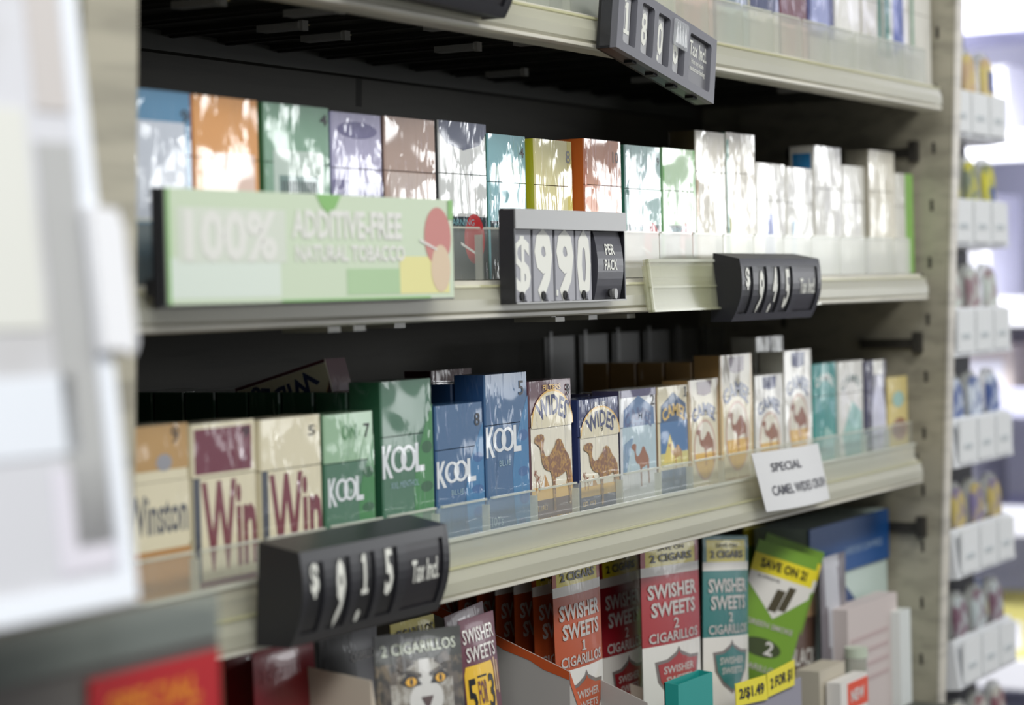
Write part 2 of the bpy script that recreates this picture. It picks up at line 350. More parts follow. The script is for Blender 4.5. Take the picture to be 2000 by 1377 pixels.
og, x13, w13, h13 = place3(1406, 1467, 695, .001, CREAM, None, lambda p: d_camel_oval(p, F('straw', (222, 186, 116)), MAROON), 'tall cream and gold pack with maroon ribbon and camel in an oval', side=GOLD)
place3(1474, 1528, 735, .001, WHITE, None, lambda p: d_camel_oval(p, WHITE, NAVY), 'short white pack with navy ribbon and camel in an oval', side=F('grey_side', (170, 170, 160)))
ow, x15, w15, h15 = place3(1531, 1583, 686, .0, WHITE, None, lambda p: d_camel_oval(p, WHITE, NAVY), 'tall white pack with navy ribbon and camel in an oval', side=F('grey_side', (170, 170, 160)))
place3(1588, 1632, 712, .0, TEAL, None, lambda p: (p.word('CAMEL', .5, .84, .07, WHITE, .8, .02, R=.03), p.shape([(.1, .0), (.95, 0), (.95, .30), (.5, .42)], F('pale_teal', (150, 196, 186)))), 'teal pack with pale lower corner, right of the paper note')
place3(1638, 1686, 708, .0, WHITE, None, lambda p: (p.word('CAMEL', .5, .80, .08, F('grey_green', (110, 130, 124)), .8, .02, R=.03), p.shape([(.1, .3), (.5, .62), (.9, .5), (.9, .1), (.2, .1)], F('pale_teal', (150, 196, 186)))), 'white pack with pale teal picture, between teal pack and dark pack')
place3(1691, 1730, 706, -.003, F('ink_violet', (52, 50, 82)), None, lambda p: (p.shape([(.30, .0), (.25, .5), (.45, .85), (.7, .85), (.95, .5), (.95, 0)], F('lilac_white', (214, 214, 232))), p.rect(.35, .86, .85, 1, WHITE)), 'dark violet pack with pale middle, second from the right end of the lower shelf')
place3(1735, 1772, 738, -.005, F('lemon', (226, 206, 130)), None, lambda p: (p.shape(circle(.55, .35, .4, .14), CAMELP), p.shape(circle(.5, .72, .3, .1), F('pale_teal', (150, 196, 186)))), 'yellow pack with tan picture at the right end of the lower shelf')
# packs standing behind in the same rows
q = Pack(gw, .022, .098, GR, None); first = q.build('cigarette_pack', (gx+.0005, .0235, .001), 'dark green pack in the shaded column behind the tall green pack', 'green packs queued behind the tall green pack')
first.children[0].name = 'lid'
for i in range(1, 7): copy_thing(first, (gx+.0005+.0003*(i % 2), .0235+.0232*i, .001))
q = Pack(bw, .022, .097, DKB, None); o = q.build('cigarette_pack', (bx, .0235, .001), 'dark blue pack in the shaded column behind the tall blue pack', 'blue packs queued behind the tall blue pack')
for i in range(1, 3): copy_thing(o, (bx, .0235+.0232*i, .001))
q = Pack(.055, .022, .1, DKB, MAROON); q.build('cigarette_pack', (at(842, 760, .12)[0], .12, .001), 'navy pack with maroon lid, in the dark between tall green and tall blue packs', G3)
q = Pack(w13, .022, .097, GOLD, None); o = q.build('cigarette_pack', (x13, .0245, .001), 'plain gold pack side in the row behind the tall gold camel pack', 'gold packs queued behind the tall gold pack')
for i in range(1, 4): copy_thing(o, (x13, .0245+.0232*i, .001))
q = Pack(w15, .022, .112, F('grey_side', (170, 170, 160)), None); q.build('cigarette_pack', (x15, .0235, .001), 'pale grey pack standing directly behind the tall white camel pack', G3)
q = Pack(w10, .022, h10-.002, NAVY, F('violet_side', (70, 66, 92))); q.build('cigarette_pack', (x10, .0245, .001), 'navy pack directly behind the white and pale blue pack', G3)
# the pack lying on top of the others, name upside down
UMB = F('umber', (98, 66, 74))
lp = Pack(.066, .022, .046, F('cream_sky', (232, 226, 206)), None, lidh=.25, side=MAROON)
lp.rect(0, .0, 1, .04, MAROON); lp.rect(0, .06, 1, 1, UMB); lp.shape([(.0, .05), (1, .05), (1, .2)]+circle(.5, .2, .5, .46, 20, 0, math.pi)+[(0, .2)], SAND); lp.shape([(.0, .05), (1, .05), (1, .2)]+circle(.5, .2, .5, .42, 20, 0, math.pi)+[(0, .2)], CREAM)
lp.word('WIDES', .50, .17, .24, NAVY, .66, .03, R=.040)
_a = math.radians(15); _x, _z = at(633, 701, .045)
o = lp.build('cigarette_pack', (0, 0, 0), 'open-lidded pack lying tilted on the shaded packs, its name upside down', G3)
o.matrix_world = Matrix(((0, 1, 0, _x), (math.cos(_a), 0, -math.sin(_a), .045), (-math.sin(_a), 0, -math.cos(_a), _z), (0, 0, 0, 1)))

# -- middle shelf
def place2(px0, px1, py, Y, body, fn, label, lid=None, side=None, lidh=.33):
    x0, wd, h = front(px0, px1, py, Y, FL2+0.001)
    p = Pack(wd, .022, h, body, lid, lidh, side)
    if fn: fn(p)
    return p.build('cigarette_pack', (x0, Y, FL2+0.001), label, G2), x0, wd, h
STEEL = F('steel_blue', (86, 136, 170)); GLAREB = F('glare_grey_blue', (200, 206, 216)); ORN = F('apricot', (222, 158, 92)); SAGE = F('sage', (128, 166, 140))
LAV = F('lavender', (176, 172, 200)); PURP = F('dusk_purple', (110, 106, 146)); TAUPE = F('taupe', (176, 150, 136)); GRN = F('grey_navy', (82, 88, 108))
AQUA = F('aqua', (130, 182, 188)); YEL = F('yellow_pack', (218, 200, 72)); OR2 = F('orange_side', (206, 104, 34)); TEAL2 = F('dark_teal', (24, 112, 92)); LIME = F('lime_edge', (112, 190, 90))
RED = F('signal_red', (186, 40, 44))
def tongue(p): # dark warning picture with a red oval
    p.rect(.02, .0, .98, .40, F('picture_dark', (40, 56, 62))); p.shape(circle(.70, .26, .22, .16), RED); p.shape([(.40, .24), (.75, .17), (.76, .15), (.41, .22)], WHITE); p.word('WARNING', .4, .345, .04, AQUA, .6, 0)
place2(232, 372, 168, .0, STEEL, lambda p: (p.rect(.06, .32, .90, .84, GLAREB), p.rect(0, 0, 1, .31, F('petrol', (28, 62, 78))), scribble(p, '9', .90, .84, .07)), 'blue pack with painted pale glare, leftmost on the middle shelf', side=DKB)  # pale rectangle is white glare on the film, put into the colour
place2(377, 503, 184, .001, ORN, lambda p: (p.rect(.12, .30, .92, .70, F('peach', (236, 206, 190)))), 'apricot orange pack with peach front, above the green sign', side=OR2)
place2(515, 642, 199, .0, SAGE, lambda p: (p.rect(.12, .30, .88, .74, F('sage_pale', (190, 206, 194))), p.rect(.20, .40, .80, .60, F('sage_dark', (112, 140, 132))), [p.rect(.24+.045*i, .44, .26+.045*i, .57, INK) for i in range(12)], scribble(p, '4', .90, .90, .06)), 'sage green pack with a grey barcode panel', side=F('green_side', (52, 104, 66)))
place2(647, 744, 217, .0, LAV, lambda p: (p.rect(0, .3, 1, .60, PURP), p.shape(circle(.5, .9, .4, .05), PURP)), 'lavender and purple pack above the green sign', side=PURP)
place2(750, 849, 226, .0, TAUPE, lambda p: (p.rect(.08, .3, .92, .66, F('taupe_pale', (196, 178, 168))),), 'taupe brown pack above the right end of the green sign', side=F('taupe_dark', (96, 74, 66)))
place2(856, 948, 234, .0, F('glare_white', (206, 208, 204)), lambda p: (p.shape([(0, 1), (0, .93), (.15, .86), (.5, .82), (.85, .86), (1, .94), (1, 1)], GRN), tongue(p)), 'dark grey pack with white glare painted below its top', side=F('grey_side_dark', (66, 72, 74)))  # white body under the arched top paints the film's reflection
place2(952, 1026, 260, .004, AQUA, lambda p: (p.shape(circle(.5, .74, .32, .08), F('pale_aqua', (190, 214, 206))), tongue(p), scribble(p, '4', .88, .85, .07)), 'aqua blue pack between glare-painted pack and yellow pack', side=TEAL2)
place2(1043, 1115, 270, .0, F('straw_yellow', (226, 216, 150)), lambda p: (p.rect(.88, 0, 1, 1, YEL), scribble(p, '8', .90, .84, .09)), 'yellow pack behind the black price sign, with handwritten 8', side=F('olive_yellow', (190, 186, 30)))
oo, xo, wo, ho = place2(1140, 1212, 270, -.003, F('salmon', (226, 158, 122)), lambda p: (p.rect(0, .93, .0+.06, .0, OR2), p.word('AMERICAN', .5, .40, .05, F('salmon_print', (206, 150, 130)), .7, .005), p.word('SPIRIT', .5, .32, .05, F('salmon_print', (206, 150, 130)), .7, .005), scribble(p, '10', .84, .84, .08, .16)), 'orange pack with salmon front and bright orange side', side=OR2)
copy_thing(oo, (xo, .0205, FL2+.001), 'second orange pack directly behind the salmon fronted orange pack')
place2(1220, 1289, 282, -.004, F('foil_teal', (176, 206, 202)), lambda p: (p.rect(.0, .62, 1, .66, TEAL2), tongue(p), p.word('9', .92, .86, .06, INK, .07, .01)), 'silvery teal pack with dark teal side', side=TEAL2)
place2(1293, 1356, 288, -.004, F('pale_lime', (196, 226, 186)), lambda p: (p.rect(0, 0, .05, 1, LIME), p.rect(.94, 0, 1, 1, LIME), tongue(p)), 'pale lime green pack beside the silvery teal pack', side=F('leaf', (70, 170, 60)))
BRN = F('umber_brown', (70, 56, 34))
p12, x12, w12, h12 = place2(1358, 1415, 254, -.001, F('ivory', (236, 230, 214)), lambda p: (p.rect(0, 0, .06, .66, GOLD),), 'tall ivory pack with golden edge strip', side=BRN, lidh=.28)
x0, wd, h = front(1358, 1415, 254, .022, FL2+.001)
p = Pack(.055, .022, .100, BRN, None); p.word('AMERICAN', .5, .9, .02, GOLD, .5, 0); p.build('cigarette_pack', (at(1310, 254, .045)[0]-.0, .045, FL2+.001), 'dark brown pack with tiny gold print, behind lime green and ivory packs', G2)
place2(1418, 1473, 258, -.001, F('ivory', (236, 230, 214)), lambda p: (p.rect(0, 0, .07, .95, F('teal_edge', (60, 150, 130))), p.rect(.07, 0, .12, .6, YEL)), 'tall ivory pack with teal edge strip', side=TEAL2, lidh=.28)
place2(1477, 1532, 317, .001, WHITE, lambda p: (p.rect(.25, .08, .60, .55, F('flag_blue', (70, 92, 170))),), 'short white pack with blue upright band')
place2(1536, 1586, 326, .0, WHITE, lambda p: (p.rect(.18, .08, .30, .5, F('powder_blue', (140, 180, 206))),), 'short white pack with thin powder blue mark')
p16, x16, w16, h16 = place2(1590, 1642, 284, -.001, WHITE, lambda p: (p.word('9', .06, .62, .03, INK, .06, .01),), 'tall white pack with a blue label on its side', side=F('bone', (206, 202, 190)))
mb = MB(); mb.poly([(-.0004, .019, h16*.70), (-.0004, .003, h16*.70), (-.0004, .003, h16-.006), (-.0004, .019, h16-.006)], F('label_blue', (32, 116, 166))); mb.build('side_label', p16)['label'] = 'blue label on the left side of the pack'
place2(1646, 1691, 322, .0, WHITE, None, 'short white pack between the two tall white packs at the right')
place2(1697, 1746, 292, -.005, F('ivory', (236, 230, 214)), None, 'tall ivory pack with plain grey side, near the right end', side=F('bone_dark', (150, 144, 126)))
place2(1751, 1782, 338, -.008, WHITE, lambda p: (p.rect(.5, .0, 1, 1, F('lime_band', (146, 206, 96))),), 'white and lime green pack at the right end of the middle shelf')

# -- top shelf
def place1(px0, px1, Y, h, body, fn, label):
    x0, wd, _ = front(px0, px1, 60, Y, FL1)
    p = Pack(wd, .022, h, body, None)
    if fn: fn(p)
    p.build('cigarette_pack', (x0, Y, FL1+.001), label, G1)
YT = -.027
tops = [(985, 1075, F('smoke_grey', (150, 160, 150)), None, 'smoke grey pack on the top shelf, left of the tilted price sign'),
 (1080, 1165, F('dark_slate', (72, 92, 98)), None, 'dark slate pack on the top shelf, directly left of the tilted price sign'),
 (1172, 1250, F('ash', (180, 180, 170)), None, 'ash grey pack on the top shelf behind the tilted price sign'),
 (1255, 1322, F('ivory', (236, 230, 214)), None, 'ivory pack on the top shelf above the tilted price sign'),
 (1330, 1394, F('blush', (222, 176, 162)), lambda p: p.rect(0, 0, .08, 1, GOLD), 'blush pink pack with gold edge on the top shelf'),
 (1400, 1462, F('blue_grey', (126, 138, 156)), lambda p: p.rect(0, .0, 1, .32, F('misty_sage', (190, 206, 196))), 'blue grey pack with sage base on the top shelf'),
 (1466, 1522, F('ivory', (236, 230, 214)), lambda p: p.rect(.0, .35, 1, .62, NAVY), 'ivory pack with navy band on the top shelf'),
 (1526, 1577, F('mulberry', (110, 56, 66)), lambda p: (p.rect(0, 0, 1, .30, F('blush', (222, 176, 162))),), 'mulberry pack with blush base on the top shelf'),
 (1580, 1629, F('indigo', (62, 70, 128)), lambda p: (p.rect(0, 0, 1, .24, WHITE), p.rect(.1, .3, .8, .9, F('periwinkle', (150, 158, 206)))), 'indigo pack with periwinkle panel on the top shelf'),
 (1633, 1680, WHITE, None, 'plain white pack right of the indigo pack on the top shelf'),
 (1684, 1722, F('bone', (206, 202, 190)), lambda p: p.rect(.8, .2, 1, 1, TEAL2), 'bone white pack with dark teal right edge on the top shelf'),
 (1727, 1774, WHITE, lambda p: (p.rect(.35, .25, .8, 1, F('flag_blue', (70, 92, 170))), p.rect(0, .2, .25, 1, TEAL2)), 'white pack with teal and blue stripes on the top shelf'),
 (1779, 1818, WHITE, lambda p: p.rect(0, .3, .15, 1, SAGE), 'white pack with sage edge at the right end of the top shelf')]
for a, b, m, fn, lab in tops: place1(a, b, YT, .088, m, fn, lab)

# ------------------------------------------------------------------ shelving unit
CREAMP = mat('cream_painted_metal', (214, 210, 194), 'painted'); DECK = mat('shelf_deck_paint', (84, 84, 76), 'painted', rough=.55)
BACKP = mat('back_panel_paint', (78, 75, 64), 'painted', rough=.6); BEIGE = mat('beige_upright_paint', (176, 170, 150), 'painted')
CLEAR = mat('clear_plastic', (226, 232, 226), 'clear', alpha=.16); FROST = mat('frosted_plastic', (222, 221, 204), 'clear', alpha=.55, rough=.3)
BEAD = mat('clear_bead', (236, 238, 226), 'clear', alpha=.7, rough=.15); SLOT = mat('slot_dark', (48, 45, 38), 'paper')
AGED = mat('aged_clear_plastic', (216, 217, 186), 'clear', alpha=.30, rough=.2)
PUSH = mat('pusher_plastic', (70, 72, 68), 'clear', alpha=.25, rough=.4)
XL, XR = -.402, .688
unit = empty('shelving_unit', (0, 0, 0)); tag(unit, 'cream metal shelving unit with three visible shelves of cigarette packs', 'shelving unit')
def lean(z): return -.020 - .055*z*(1.0 if z > 0 else .6)
def leaning_box(x0, x1, ya, yb, z0, z1, m, name, holes=None):
    b = MB(); pts = [(x0, ya+lean(z0)), (x1, ya+lean(z0)), (x1, yb+lean(z0)), (x0, yb+lean(z0))]; pt = [(x0, ya+lean(z1)), (x1, ya+lean(z1)), (x1, yb+lean(z1)), (x0, yb+lean(z1))]
    V = [(a, c, z0) for a, c in pts]+[(a, c, z1) for a, c in pt]
    for f in ((0, 3, 2, 1), (4, 5, 6, 7), (0, 1, 5, 4), (1, 2, 6, 5), (2, 3, 7, 6), (3, 0, 4, 7)): b.poly([V[i] for i in f], m)
    if holes:
        for (hy, hz, sy, sz) in holes:
            y = ya+hy+lean(hz); b.poly([(x0-.0003, y+sy, hz), (x0-.0003, y, hz), (x0-.0003, y, hz+sz), (x0-.0003, y+sy, hz+sz)], SLOT)
    return b.build(name, unit)
holes = [(.012, -.19+.0508*i, .003, .010) for i in range(14)] + [(.15, -.19+.0508*i, .004, .012) for i in range(14)]
leaning_box(.728, .734, -.004, .246, -.30, .52, BEIGE, 'side_panel', holes)
leaning_box(.7275, .744, -.0068, -.0045, -.30, .52, mat('upright_face_paint', (216, 210, 196), 'painted'), 'upright')
leaning_box(-.445, -.410, -.012, .006, -.45, .52, BEIGE, 'upright')
leaning_box(-.416, -.410, .006, .235, -.45, .52, BEIGE, 'side_panel')
leaning_box(-.41, .728, .238, .246, -.45, .52, BACKP, 'back_panel')
leaning_box(.141, .149, .2375, .238, -.30, .52, SLOT, 'back_seam')
leaning_box(-.41, .728, -.0, .246, .512, .520, BEIGE, 'added_top_panel')  # unseen, added to stop overhead light falling down the back
def shelf(name, fl, y0, stops, lip=.031, strip=True, label=None):
    b = MB(); yb = .2375+lean(fl)
    b.box(XL, .7275, y0+.012, yb, fl-.003, fl, DECK)
    b.box(XL, XR, yb-.012, yb, fl-.016, fl-.0035, DECK)
    nose = [(y0+.012, fl), (y0+.002, fl), (y0, fl-.003), (y0-.003, fl-.010), (y0-.003, fl-.018), (y0-.005, fl-.0195), (y0-.005, fl-.0215), (y0-.002, fl-.0225), (y0+.012, fl-.0225), (y0+.012, fl-.020), (y0+.001, fl-.019), (y0+.003, fl-.004), (y0+.012, fl-.003)]
    b.prism(nose, CREAMP, XL, XR, 'x'); sh = b.build('shelf', unit)
    if label: sh['label'] = label
    c = MB()
    ch = [(y0-.0035, fl-.003), (y0-.0065, fl-.011), (y0-.0065, fl-.0175), (y0-.0055, fl-.0175), (y0-.0055, fl-.011), (y0-.0025, fl-.003)]
    c.prism(ch, FROST, XL+.003, XR-.003, 'x')
    c.box(XL+.003, XR-.003, y0-.0050, y0-.0030, fl-.0040, fl-.0026, mat('yellowed_bead', (230, 228, 190), 'clear', alpha=.7))
    if strip:
        c.box(XL+.01, XR-.01, y0-.0015, y0-.0003, fl-.003, fl+.012, FROST); c.box(XL+.01, XR-.01, y0-.0028, y0+.0004, fl+.0115, fl+.0135, BEAD)
    c.build('price_channel', sh)
    for (xa, xb, m) in stops:
        s = MB(); r = .003; z1 = fl+lip; t = y0+.0065
        pr = [(xa, fl+.0005), (xb, fl+.0005), (xb, z1-r), (xb-r*.3, z1-r*.3), (xb-r, z1), (xa+r, z1), (xa+r*.3, z1-r*.3), (xa, z1-r)]
        s.prism(pr, m, t, t+.0014, 'y')
        s.box(xa, xa+.0016, t+.0014, t+.006, fl+.0005, z1-.004, BEAD); s.box(xa+.003, xb-.003, t-.0003, t+.0017, z1-.0008, z1+.0004, BEAD)
        s.build('pack_stop', sh)
    return sh
def stops_from(pxs, Y, m): 
    xs = [at(p, 600, Y)[0] for p in pxs]; return [(xs[i]+.0006, xs[i+1]-.0006, m) for i in range(len(xs)-1)]
CLW = mat('milky_plastic', (222, 224, 212), 'clear', alpha=.42, rough=.2)
sh3 = shelf('shelf', FL3, Y3, stops_from([240, 372, 503, 630, 742, 847, 946, 1040, 1122, 1208, 1284, 1346, 1408, 1472, 1530, 1586, 1636, 1688, 1732, 1776], -.011, CLEAR), label='lower shelf with clear stops and a frosted price strip')
sh2 = shelf('shelf', FL2, Y2, stops_from([240, 372, 506, 640, 746, 850, 948, 1040, 1134], -.02, CLEAR)+stops_from([1216, 1292, 1357, 1416, 1476, 1534, 1588, 1644, 1694, 1748, 1782], -.02, CLW), strip=False, label='middle shelf with the green sign clipped to its edge')
sh1 = shelf('shelf', FL1, Y1, stops_from([640, 745, 850, 950, 1045, 1130, 1210, 1290, 1330, 1398, 1464, 1524, 1579, 1631, 1682, 1725, 1777, 1820], -.036, CLW), strip=False, label='top shelf seen from below, cream edge')
# divider tracks, clips and pale gold discs for lit holes under the shelves
def under(sh, fl, y0, xs, clips):
    for x in xs:
        b = MB(); b.box(x, x+.020, y0+.02, .19, fl-.0062, fl-.0031, mat('track_dark', (58, 58, 52), 'plastic')); b.box(x+.008, x+.012, y0+.02, .19, fl-.0075, fl-.0062, mat('track_dark', (58, 58, 52), 'plastic')); b.build('divider_track', sh)
    for (x, y, l) in clips:
        b = MB(); b.box(x, x+.010, y, y+l, fl-.0115, fl-.0076, mat('clip_plastic', (214, 212, 204), 'clear', alpha=.8)); b.box(x+.002, x+.008, y-.002, y+.001, fl-.0125, fl-.0065, mat('clip_plastic', (214, 212, 204), 'clear', alpha=.8)); b.build('clip', sh)
        b = MB(); b.prism(circle(x+.018, y+.006, .002, .002, 10), mat('lit_hole_gold', (240, 222, 160), 'plastic', metal=.2), fl-.0078, fl-.0063, 'z'); b.build('lit_hole_disc', sh)  # light in tiny holes, painted as pale gold discs
under(sh1, FL1, Y1, [-.38+.0575*i for i in range(18)], [(-.33, .01, .03), (-.27, -.005, .02), (-.22, .05, .03), (-.15, .02, .035), (-.10, .08, .03), (-.04, .0, .03), (-.04, .09, .03), (.07, -.01, .04), (.07, .06, .03), (.18, -.02, .03), (.30, -.015, .05), (.36, .06, .03), (.42, -.01, .03), (.53, -.01, .05), (.24, .12, .03)])
under(sh2, FL2, Y2, [-.36+.0575*i for i in range(18)], [])
for px, y in ((640, .0), (690, .0), (770, .02), (1085, -.012), (1150, .0), (1225, -.01)):
    x = at(px, 625, y)[0]; b = MB(); b.box(x, x+.012, y, y+.03, FL2-.0265, FL2-.0235, mat('clip_pale', (190, 186, 168), 'clear', alpha=.6)); b.box(x+.002, x+.008, y+.004, y+.026, FL2-.0235, FL2-.0076, mat('clip_pale', (190, 186, 168), 'clear', alpha=.6)); b.build('clip', sh2)
for i in range(6):
    x = at(1065, 700, .15)[0]+.0575*i; b = MB(); b.box(x, x+.048, .15, .153, FL3+.0005, .118, PUSH); b.box(x+.004, x+.009, .148, .15, .06, .122, PUSH); b.build('pack_pusher', sh3)
# brackets at the right end
for fl in (FL1, FL2, FL3):
    b = MB(); b.prism([(-.01, fl-.004), (.16, fl-.004), (.16, fl-.030), (.02, fl-.022)], BEIGE, .7240, .7275, 'x'); b.build('bracket', unit)
for fl in (.265, .095, -.07):
    b = MB(); b.box(.7205, .7275, -.005, .045, fl, fl+.008, SLOT); b.box(.718, .7275, -.012, -.005, fl-.004, fl+.014, SLOT); b.build('latch', unit)

# ------------------------------------------------------------------ price signs
BLK = mat('black_plastic', (34, 34, 38), 'plastic'); BLK2 = mat('black_recess', (12, 12, 13), 'plastic', rough=.6); GREYS = mat('grey_strip', (162, 162, 168), 'plastic', rough=.5)
DIG = mat('digit_white', (232, 232, 222), 'paper', rough=.5); BARG = mat('grey_top_bar', (128, 128, 126), 'plastic', rough=.3); DKG = mat('dark_grey_panel', (66, 66, 72), 'plastic', rough=.35)
def sign_curved(loc, rot, digits, label, note='Tax Incl.', Wd=.143, Hh=.047, D=.026, front_m=BLK):
    root = empty('price_sign', loc, rot); tag(root, label, 'price sign', 'black price signs on the shelf edges')
    def ay(z): 
        t = z/Hh; return .009*((.62-t)/.62)**2 if t < .62 else .0018*((t-.62)/.38)**2
    b = MB(); N = 12
    prof = [(ay(Hh*i/N)+.004, Hh*i/N) for i in range(N+1)] + [(D, Hh*1.06), (D+.002, Hh*.02)]
    b.prism(prof, BLK2, .0025, Wd-.0025, 'x')
    b.build('housing', root)
    f = MB()
    cap = [(ay(Hh*i/N), Hh*i/N) for i in range(N+1)] + [(D, Hh*1.10), (D+.003, 0)]
    f.prism(cap, BLK, 0, .0025, 'x'); f.prism(cap, BLK, Wd-.0025, Wd, 'x')
    def strip(x0, x1, t0, t1, m=front_m, n=8, th=.0038):
        zz = [Hh*(t0+(t1-t0)*i/n) for i in range(n+1)]
        f.prism([(ay(z)+.0001, z) for z in zz]+[(ay(z)+th, z) for z in reversed(zz)], m, x0, x1, 'x')
    f.prism([(.002, Hh), (.0058, Hh-.003), (D, Hh*1.06-.003), (D, Hh*1.10)], front_m, .0025, Wd-.0025, 'x')
    strip(.0025, Wd-.0025, .87, 1.0); strip(.0025, Wd-.0025, 0, .12)
    slots = [(.03, .135), (.19, .305), (.355, .47), (.515, .625), (.69, .955)]
    ed = [.0175] + [v for s_ in slots for v in s_] + [.9825]
    for i in range(0, len(ed), 2): strip(ed[i]*Wd, ed[i+1]*Wd, .12, .87)
    f.build('faceplate', root)
    for (s0, s1), (ch, t0, t1) in zip(slots, digits):
        g = MB(); a, c = s0*Wd+.0012, s1*Wd-.0012
        def st(x0, x1, z0, z1, off, m, n=8):
            for i in range(n):
                za = z0+(z1-z0)*i/n; zb = z0+(z1-z0)*(i+1)/n; g.poly([(x0, ay(za)+off, za), (x1, ay(za)+off, za), (x1, ay(zb)+off, zb), (x0, ay(zb)+off, zb)], m)
        st(a, c, .12*Hh, .87*Hh, .0013, mat('black_digit_strip', (20, 20, 22), 'plastic', rough=.4))
        gw = glyphs(ch, .035)[2]; hh = (t1-t0)*Hh; ww = (c-a)*(.56 if ch != '1' else .44)
        g.text(ch, DIG, lambda x, y: (a+(c-a)*.25+x/gw*ww, ay(t0*Hh+y*hh)+.0009, t0*Hh+y*hh), .035, 12)
        if ch == '1' or (ch == '4'): g.text('.', DIG, lambda x, y: (a+.002+x/.15*.0018, ay(.15*Hh+y*hh)+.0009, .15*Hh+y*hh), .05)
        g.build('digit_strip', root)
    g = MB(); a, c = slots[4][0]*Wd+.001, slots[4][1]*Wd-.001
    for i in range(8):
        za = Hh*(.12+.75*i/8); zb = Hh*(.12+.75*(i+1)/8); g.poly([(a, ay(za)+.0013, za), (c, ay(za)+.0013, za), (c, ay(zb)+.0013, zb), (a, ay(zb)+.0013, zb)], mat('note_panel_dark', (28, 25, 30), 'plastic'))
    gw = glyphs(note, .02)[2]
    g.text(note, DIG, lambda x, y: (a+(c-a)*.15+x/gw*(c-a)*.78, ay(.42*Hh+y*.24*Hh)+.0009, .42*Hh+y*.24*Hh), .02, 6)
    g.build('note_panel', root)
    return root
# $9.15 at the lower shelf
x0, z0 = at(592, 1272, -.055); sign_curved((x0, -.056, z0+.001), (0, 0, 0), [('$', .56, .86), ('9', .16, .82), ('1', .42, .86), ('5', .38, .88)], 'black price sign reading $9.15 Tax Incl. on the lower shelf edge', Wd=.138)
# price sign with the wedge end at the middle shelf
x0, z0 = at(1446, 628, -.056); sign_curved((x0, -.058, z0), (0, 0, 0), [('$', .56, .84), ('9', .16, .78), ('4', .32, .84), ('5', .22, .80)], 'black price sign with wedge end, right of the clear label holder', Wd=.146, Hh=.0435, D=.0215)
# flat square sign $9.90 PER PACK
Wd, Hh = .143, .0555
root = empty('price_sign', (at(1005, 594, -.042)[0], -.042, at(1005, 594, -.042)[1])); tag(root, 'flat black and grey price sign reading $9.90 PER PACK', 'price sign', 'black price signs on the shelf edges')
b = MB(); b.box(0, Wd, .006, .0085, 0, Hh, BLK2); b.box(-.0002, .0012, -.001, .0092, 0, Hh*.99, BLK); b.box(Wd-.0012, Wd, -.0005, .0085, 0, Hh*.99, BLK); b.box(0, Wd, -.001, .006, 0, .0010, BARG)
b.build('housing', root)
b = MB(); b.prism([(-.002, Hh*.79), (-.002, Hh), (.0083, Hh+.0005), (.0083, Hh*.79)], BARG, 0, Wd, 'x'); b.build('top_bar', root)
slots = [(.012, .165), (.185, .355), (.375, .545), (.56, .70)]
for (s0, s1), ch in zip(slots, '$990'):
    bo = .02 if ch == '$' else .045
    g = MB(); a, c = s0*Wd, s1*Wd
    g.box(a, c, .0015, .0028, .0012, Hh*.785, GREYS)
    gw = glyphs(ch, bo)[2]; hh = (.675 if ch != '$' else .56)*Hh; zb = (.075 if ch != '$' else .14)*Hh
    g.text(ch, DIG, lambda x, y: (a+(c-a)*.05+x/gw*(c-a)*.90, .0013, zb+y*hh), bo)
    g.prism(circle((a+c)/2-.002, .0045, .0022, .0026, 12), BLK2, .0002, .0014, 'y'); g.prism(circle((a+c)/2+.0025, .0035, .0024, .0028, 12), GREYS, -.0008, .0012, 'y')
    if ch == '9' and s0 > .3: g.box(a-.0002, a+.0016, .0008, .0015, zb, zb+.0035, DIG)
    g.build('digit_strip', root)
g = MB(); a, c = .73*Wd, .975*Wd
pr = [(.0035, .0012)]+[(.0022-.0032*math.sin(math.pi*i/10), .0012+(Hh*.785-.0012)*i/10) for i in range(11)]+[(.0035, Hh*.785)]
g.prism(pr, DKG, a, c, 'x')
for st, t0, ww in (('PER', .525, .36), ('PACK', .35, .50)):
    gw = glyphs(st, .02)[2]
    g.text(st, DIG, lambda x, y: (a+(c-a)*(.5-ww/2)+x/gw*(c-a)*ww, .0018-.0032*math.sin(math.pi*min(1, (t0*Hh+y*.115*Hh)/(Hh*.785))), t0*Hh+y*.115*Hh), .02)
g.prism(circle(a+.62*(c-a), .0045, .0024, .0034, 14), BARG, -.0022, .0, 'y'); g.prism(circle(a+.45*(c-a), .0050, .0018, .0024, 14), BLK2, -.0014, .0, 'y')
g.build('note_panel', root)
# tilted flat sign at the top shelf, 18.07
Wd, Hh = .144, .0435
lx0, lz0 = at(1198, 92, -.062); root = empty('price_sign', (lx0, -.064, lz0), (0, math.radians(10.5), 0)); tag(root, 'black price sign hanging tilted from the top shelf, taped digits', 'price sign', 'black price signs on the shelf edges')
def rrect(x0, x1, z0, z1, r=.0022, n=5):
    o = []
    for cx, cz, a0 in ((x1-r, z1-r, 0), (x0+r, z1-r, 90), (x0+r, z0+r, 180), (x1-r, z0+r, 270)):
        for i in range(n): a = math.radians(a0+90*i/(n-1)); o.append((cx+r*math.cos(a), cz+r*math.sin(a)))
    return o
PLT = mat('sign_plate_grey', (104, 104, 110), 'plastic', rough=.45)
f = MB(); th = .0045
sl = [(.055, .175), (.225, .345), (.385, .505), (.545, .665), (.715, .945)]
f.box(0, Wd, 0, th, 0, Hh*.13, PLT); f.box(0, Wd, 0, th, Hh*.87, Hh, PLT)
ed = [0]+[v for s_ in sl for v in s_]+[1]
for i in range(0, len(ed), 2): f.box(ed[i]*Wd, ed[i+1]*Wd, 0, th, Hh*.13, Hh*.87, PLT)
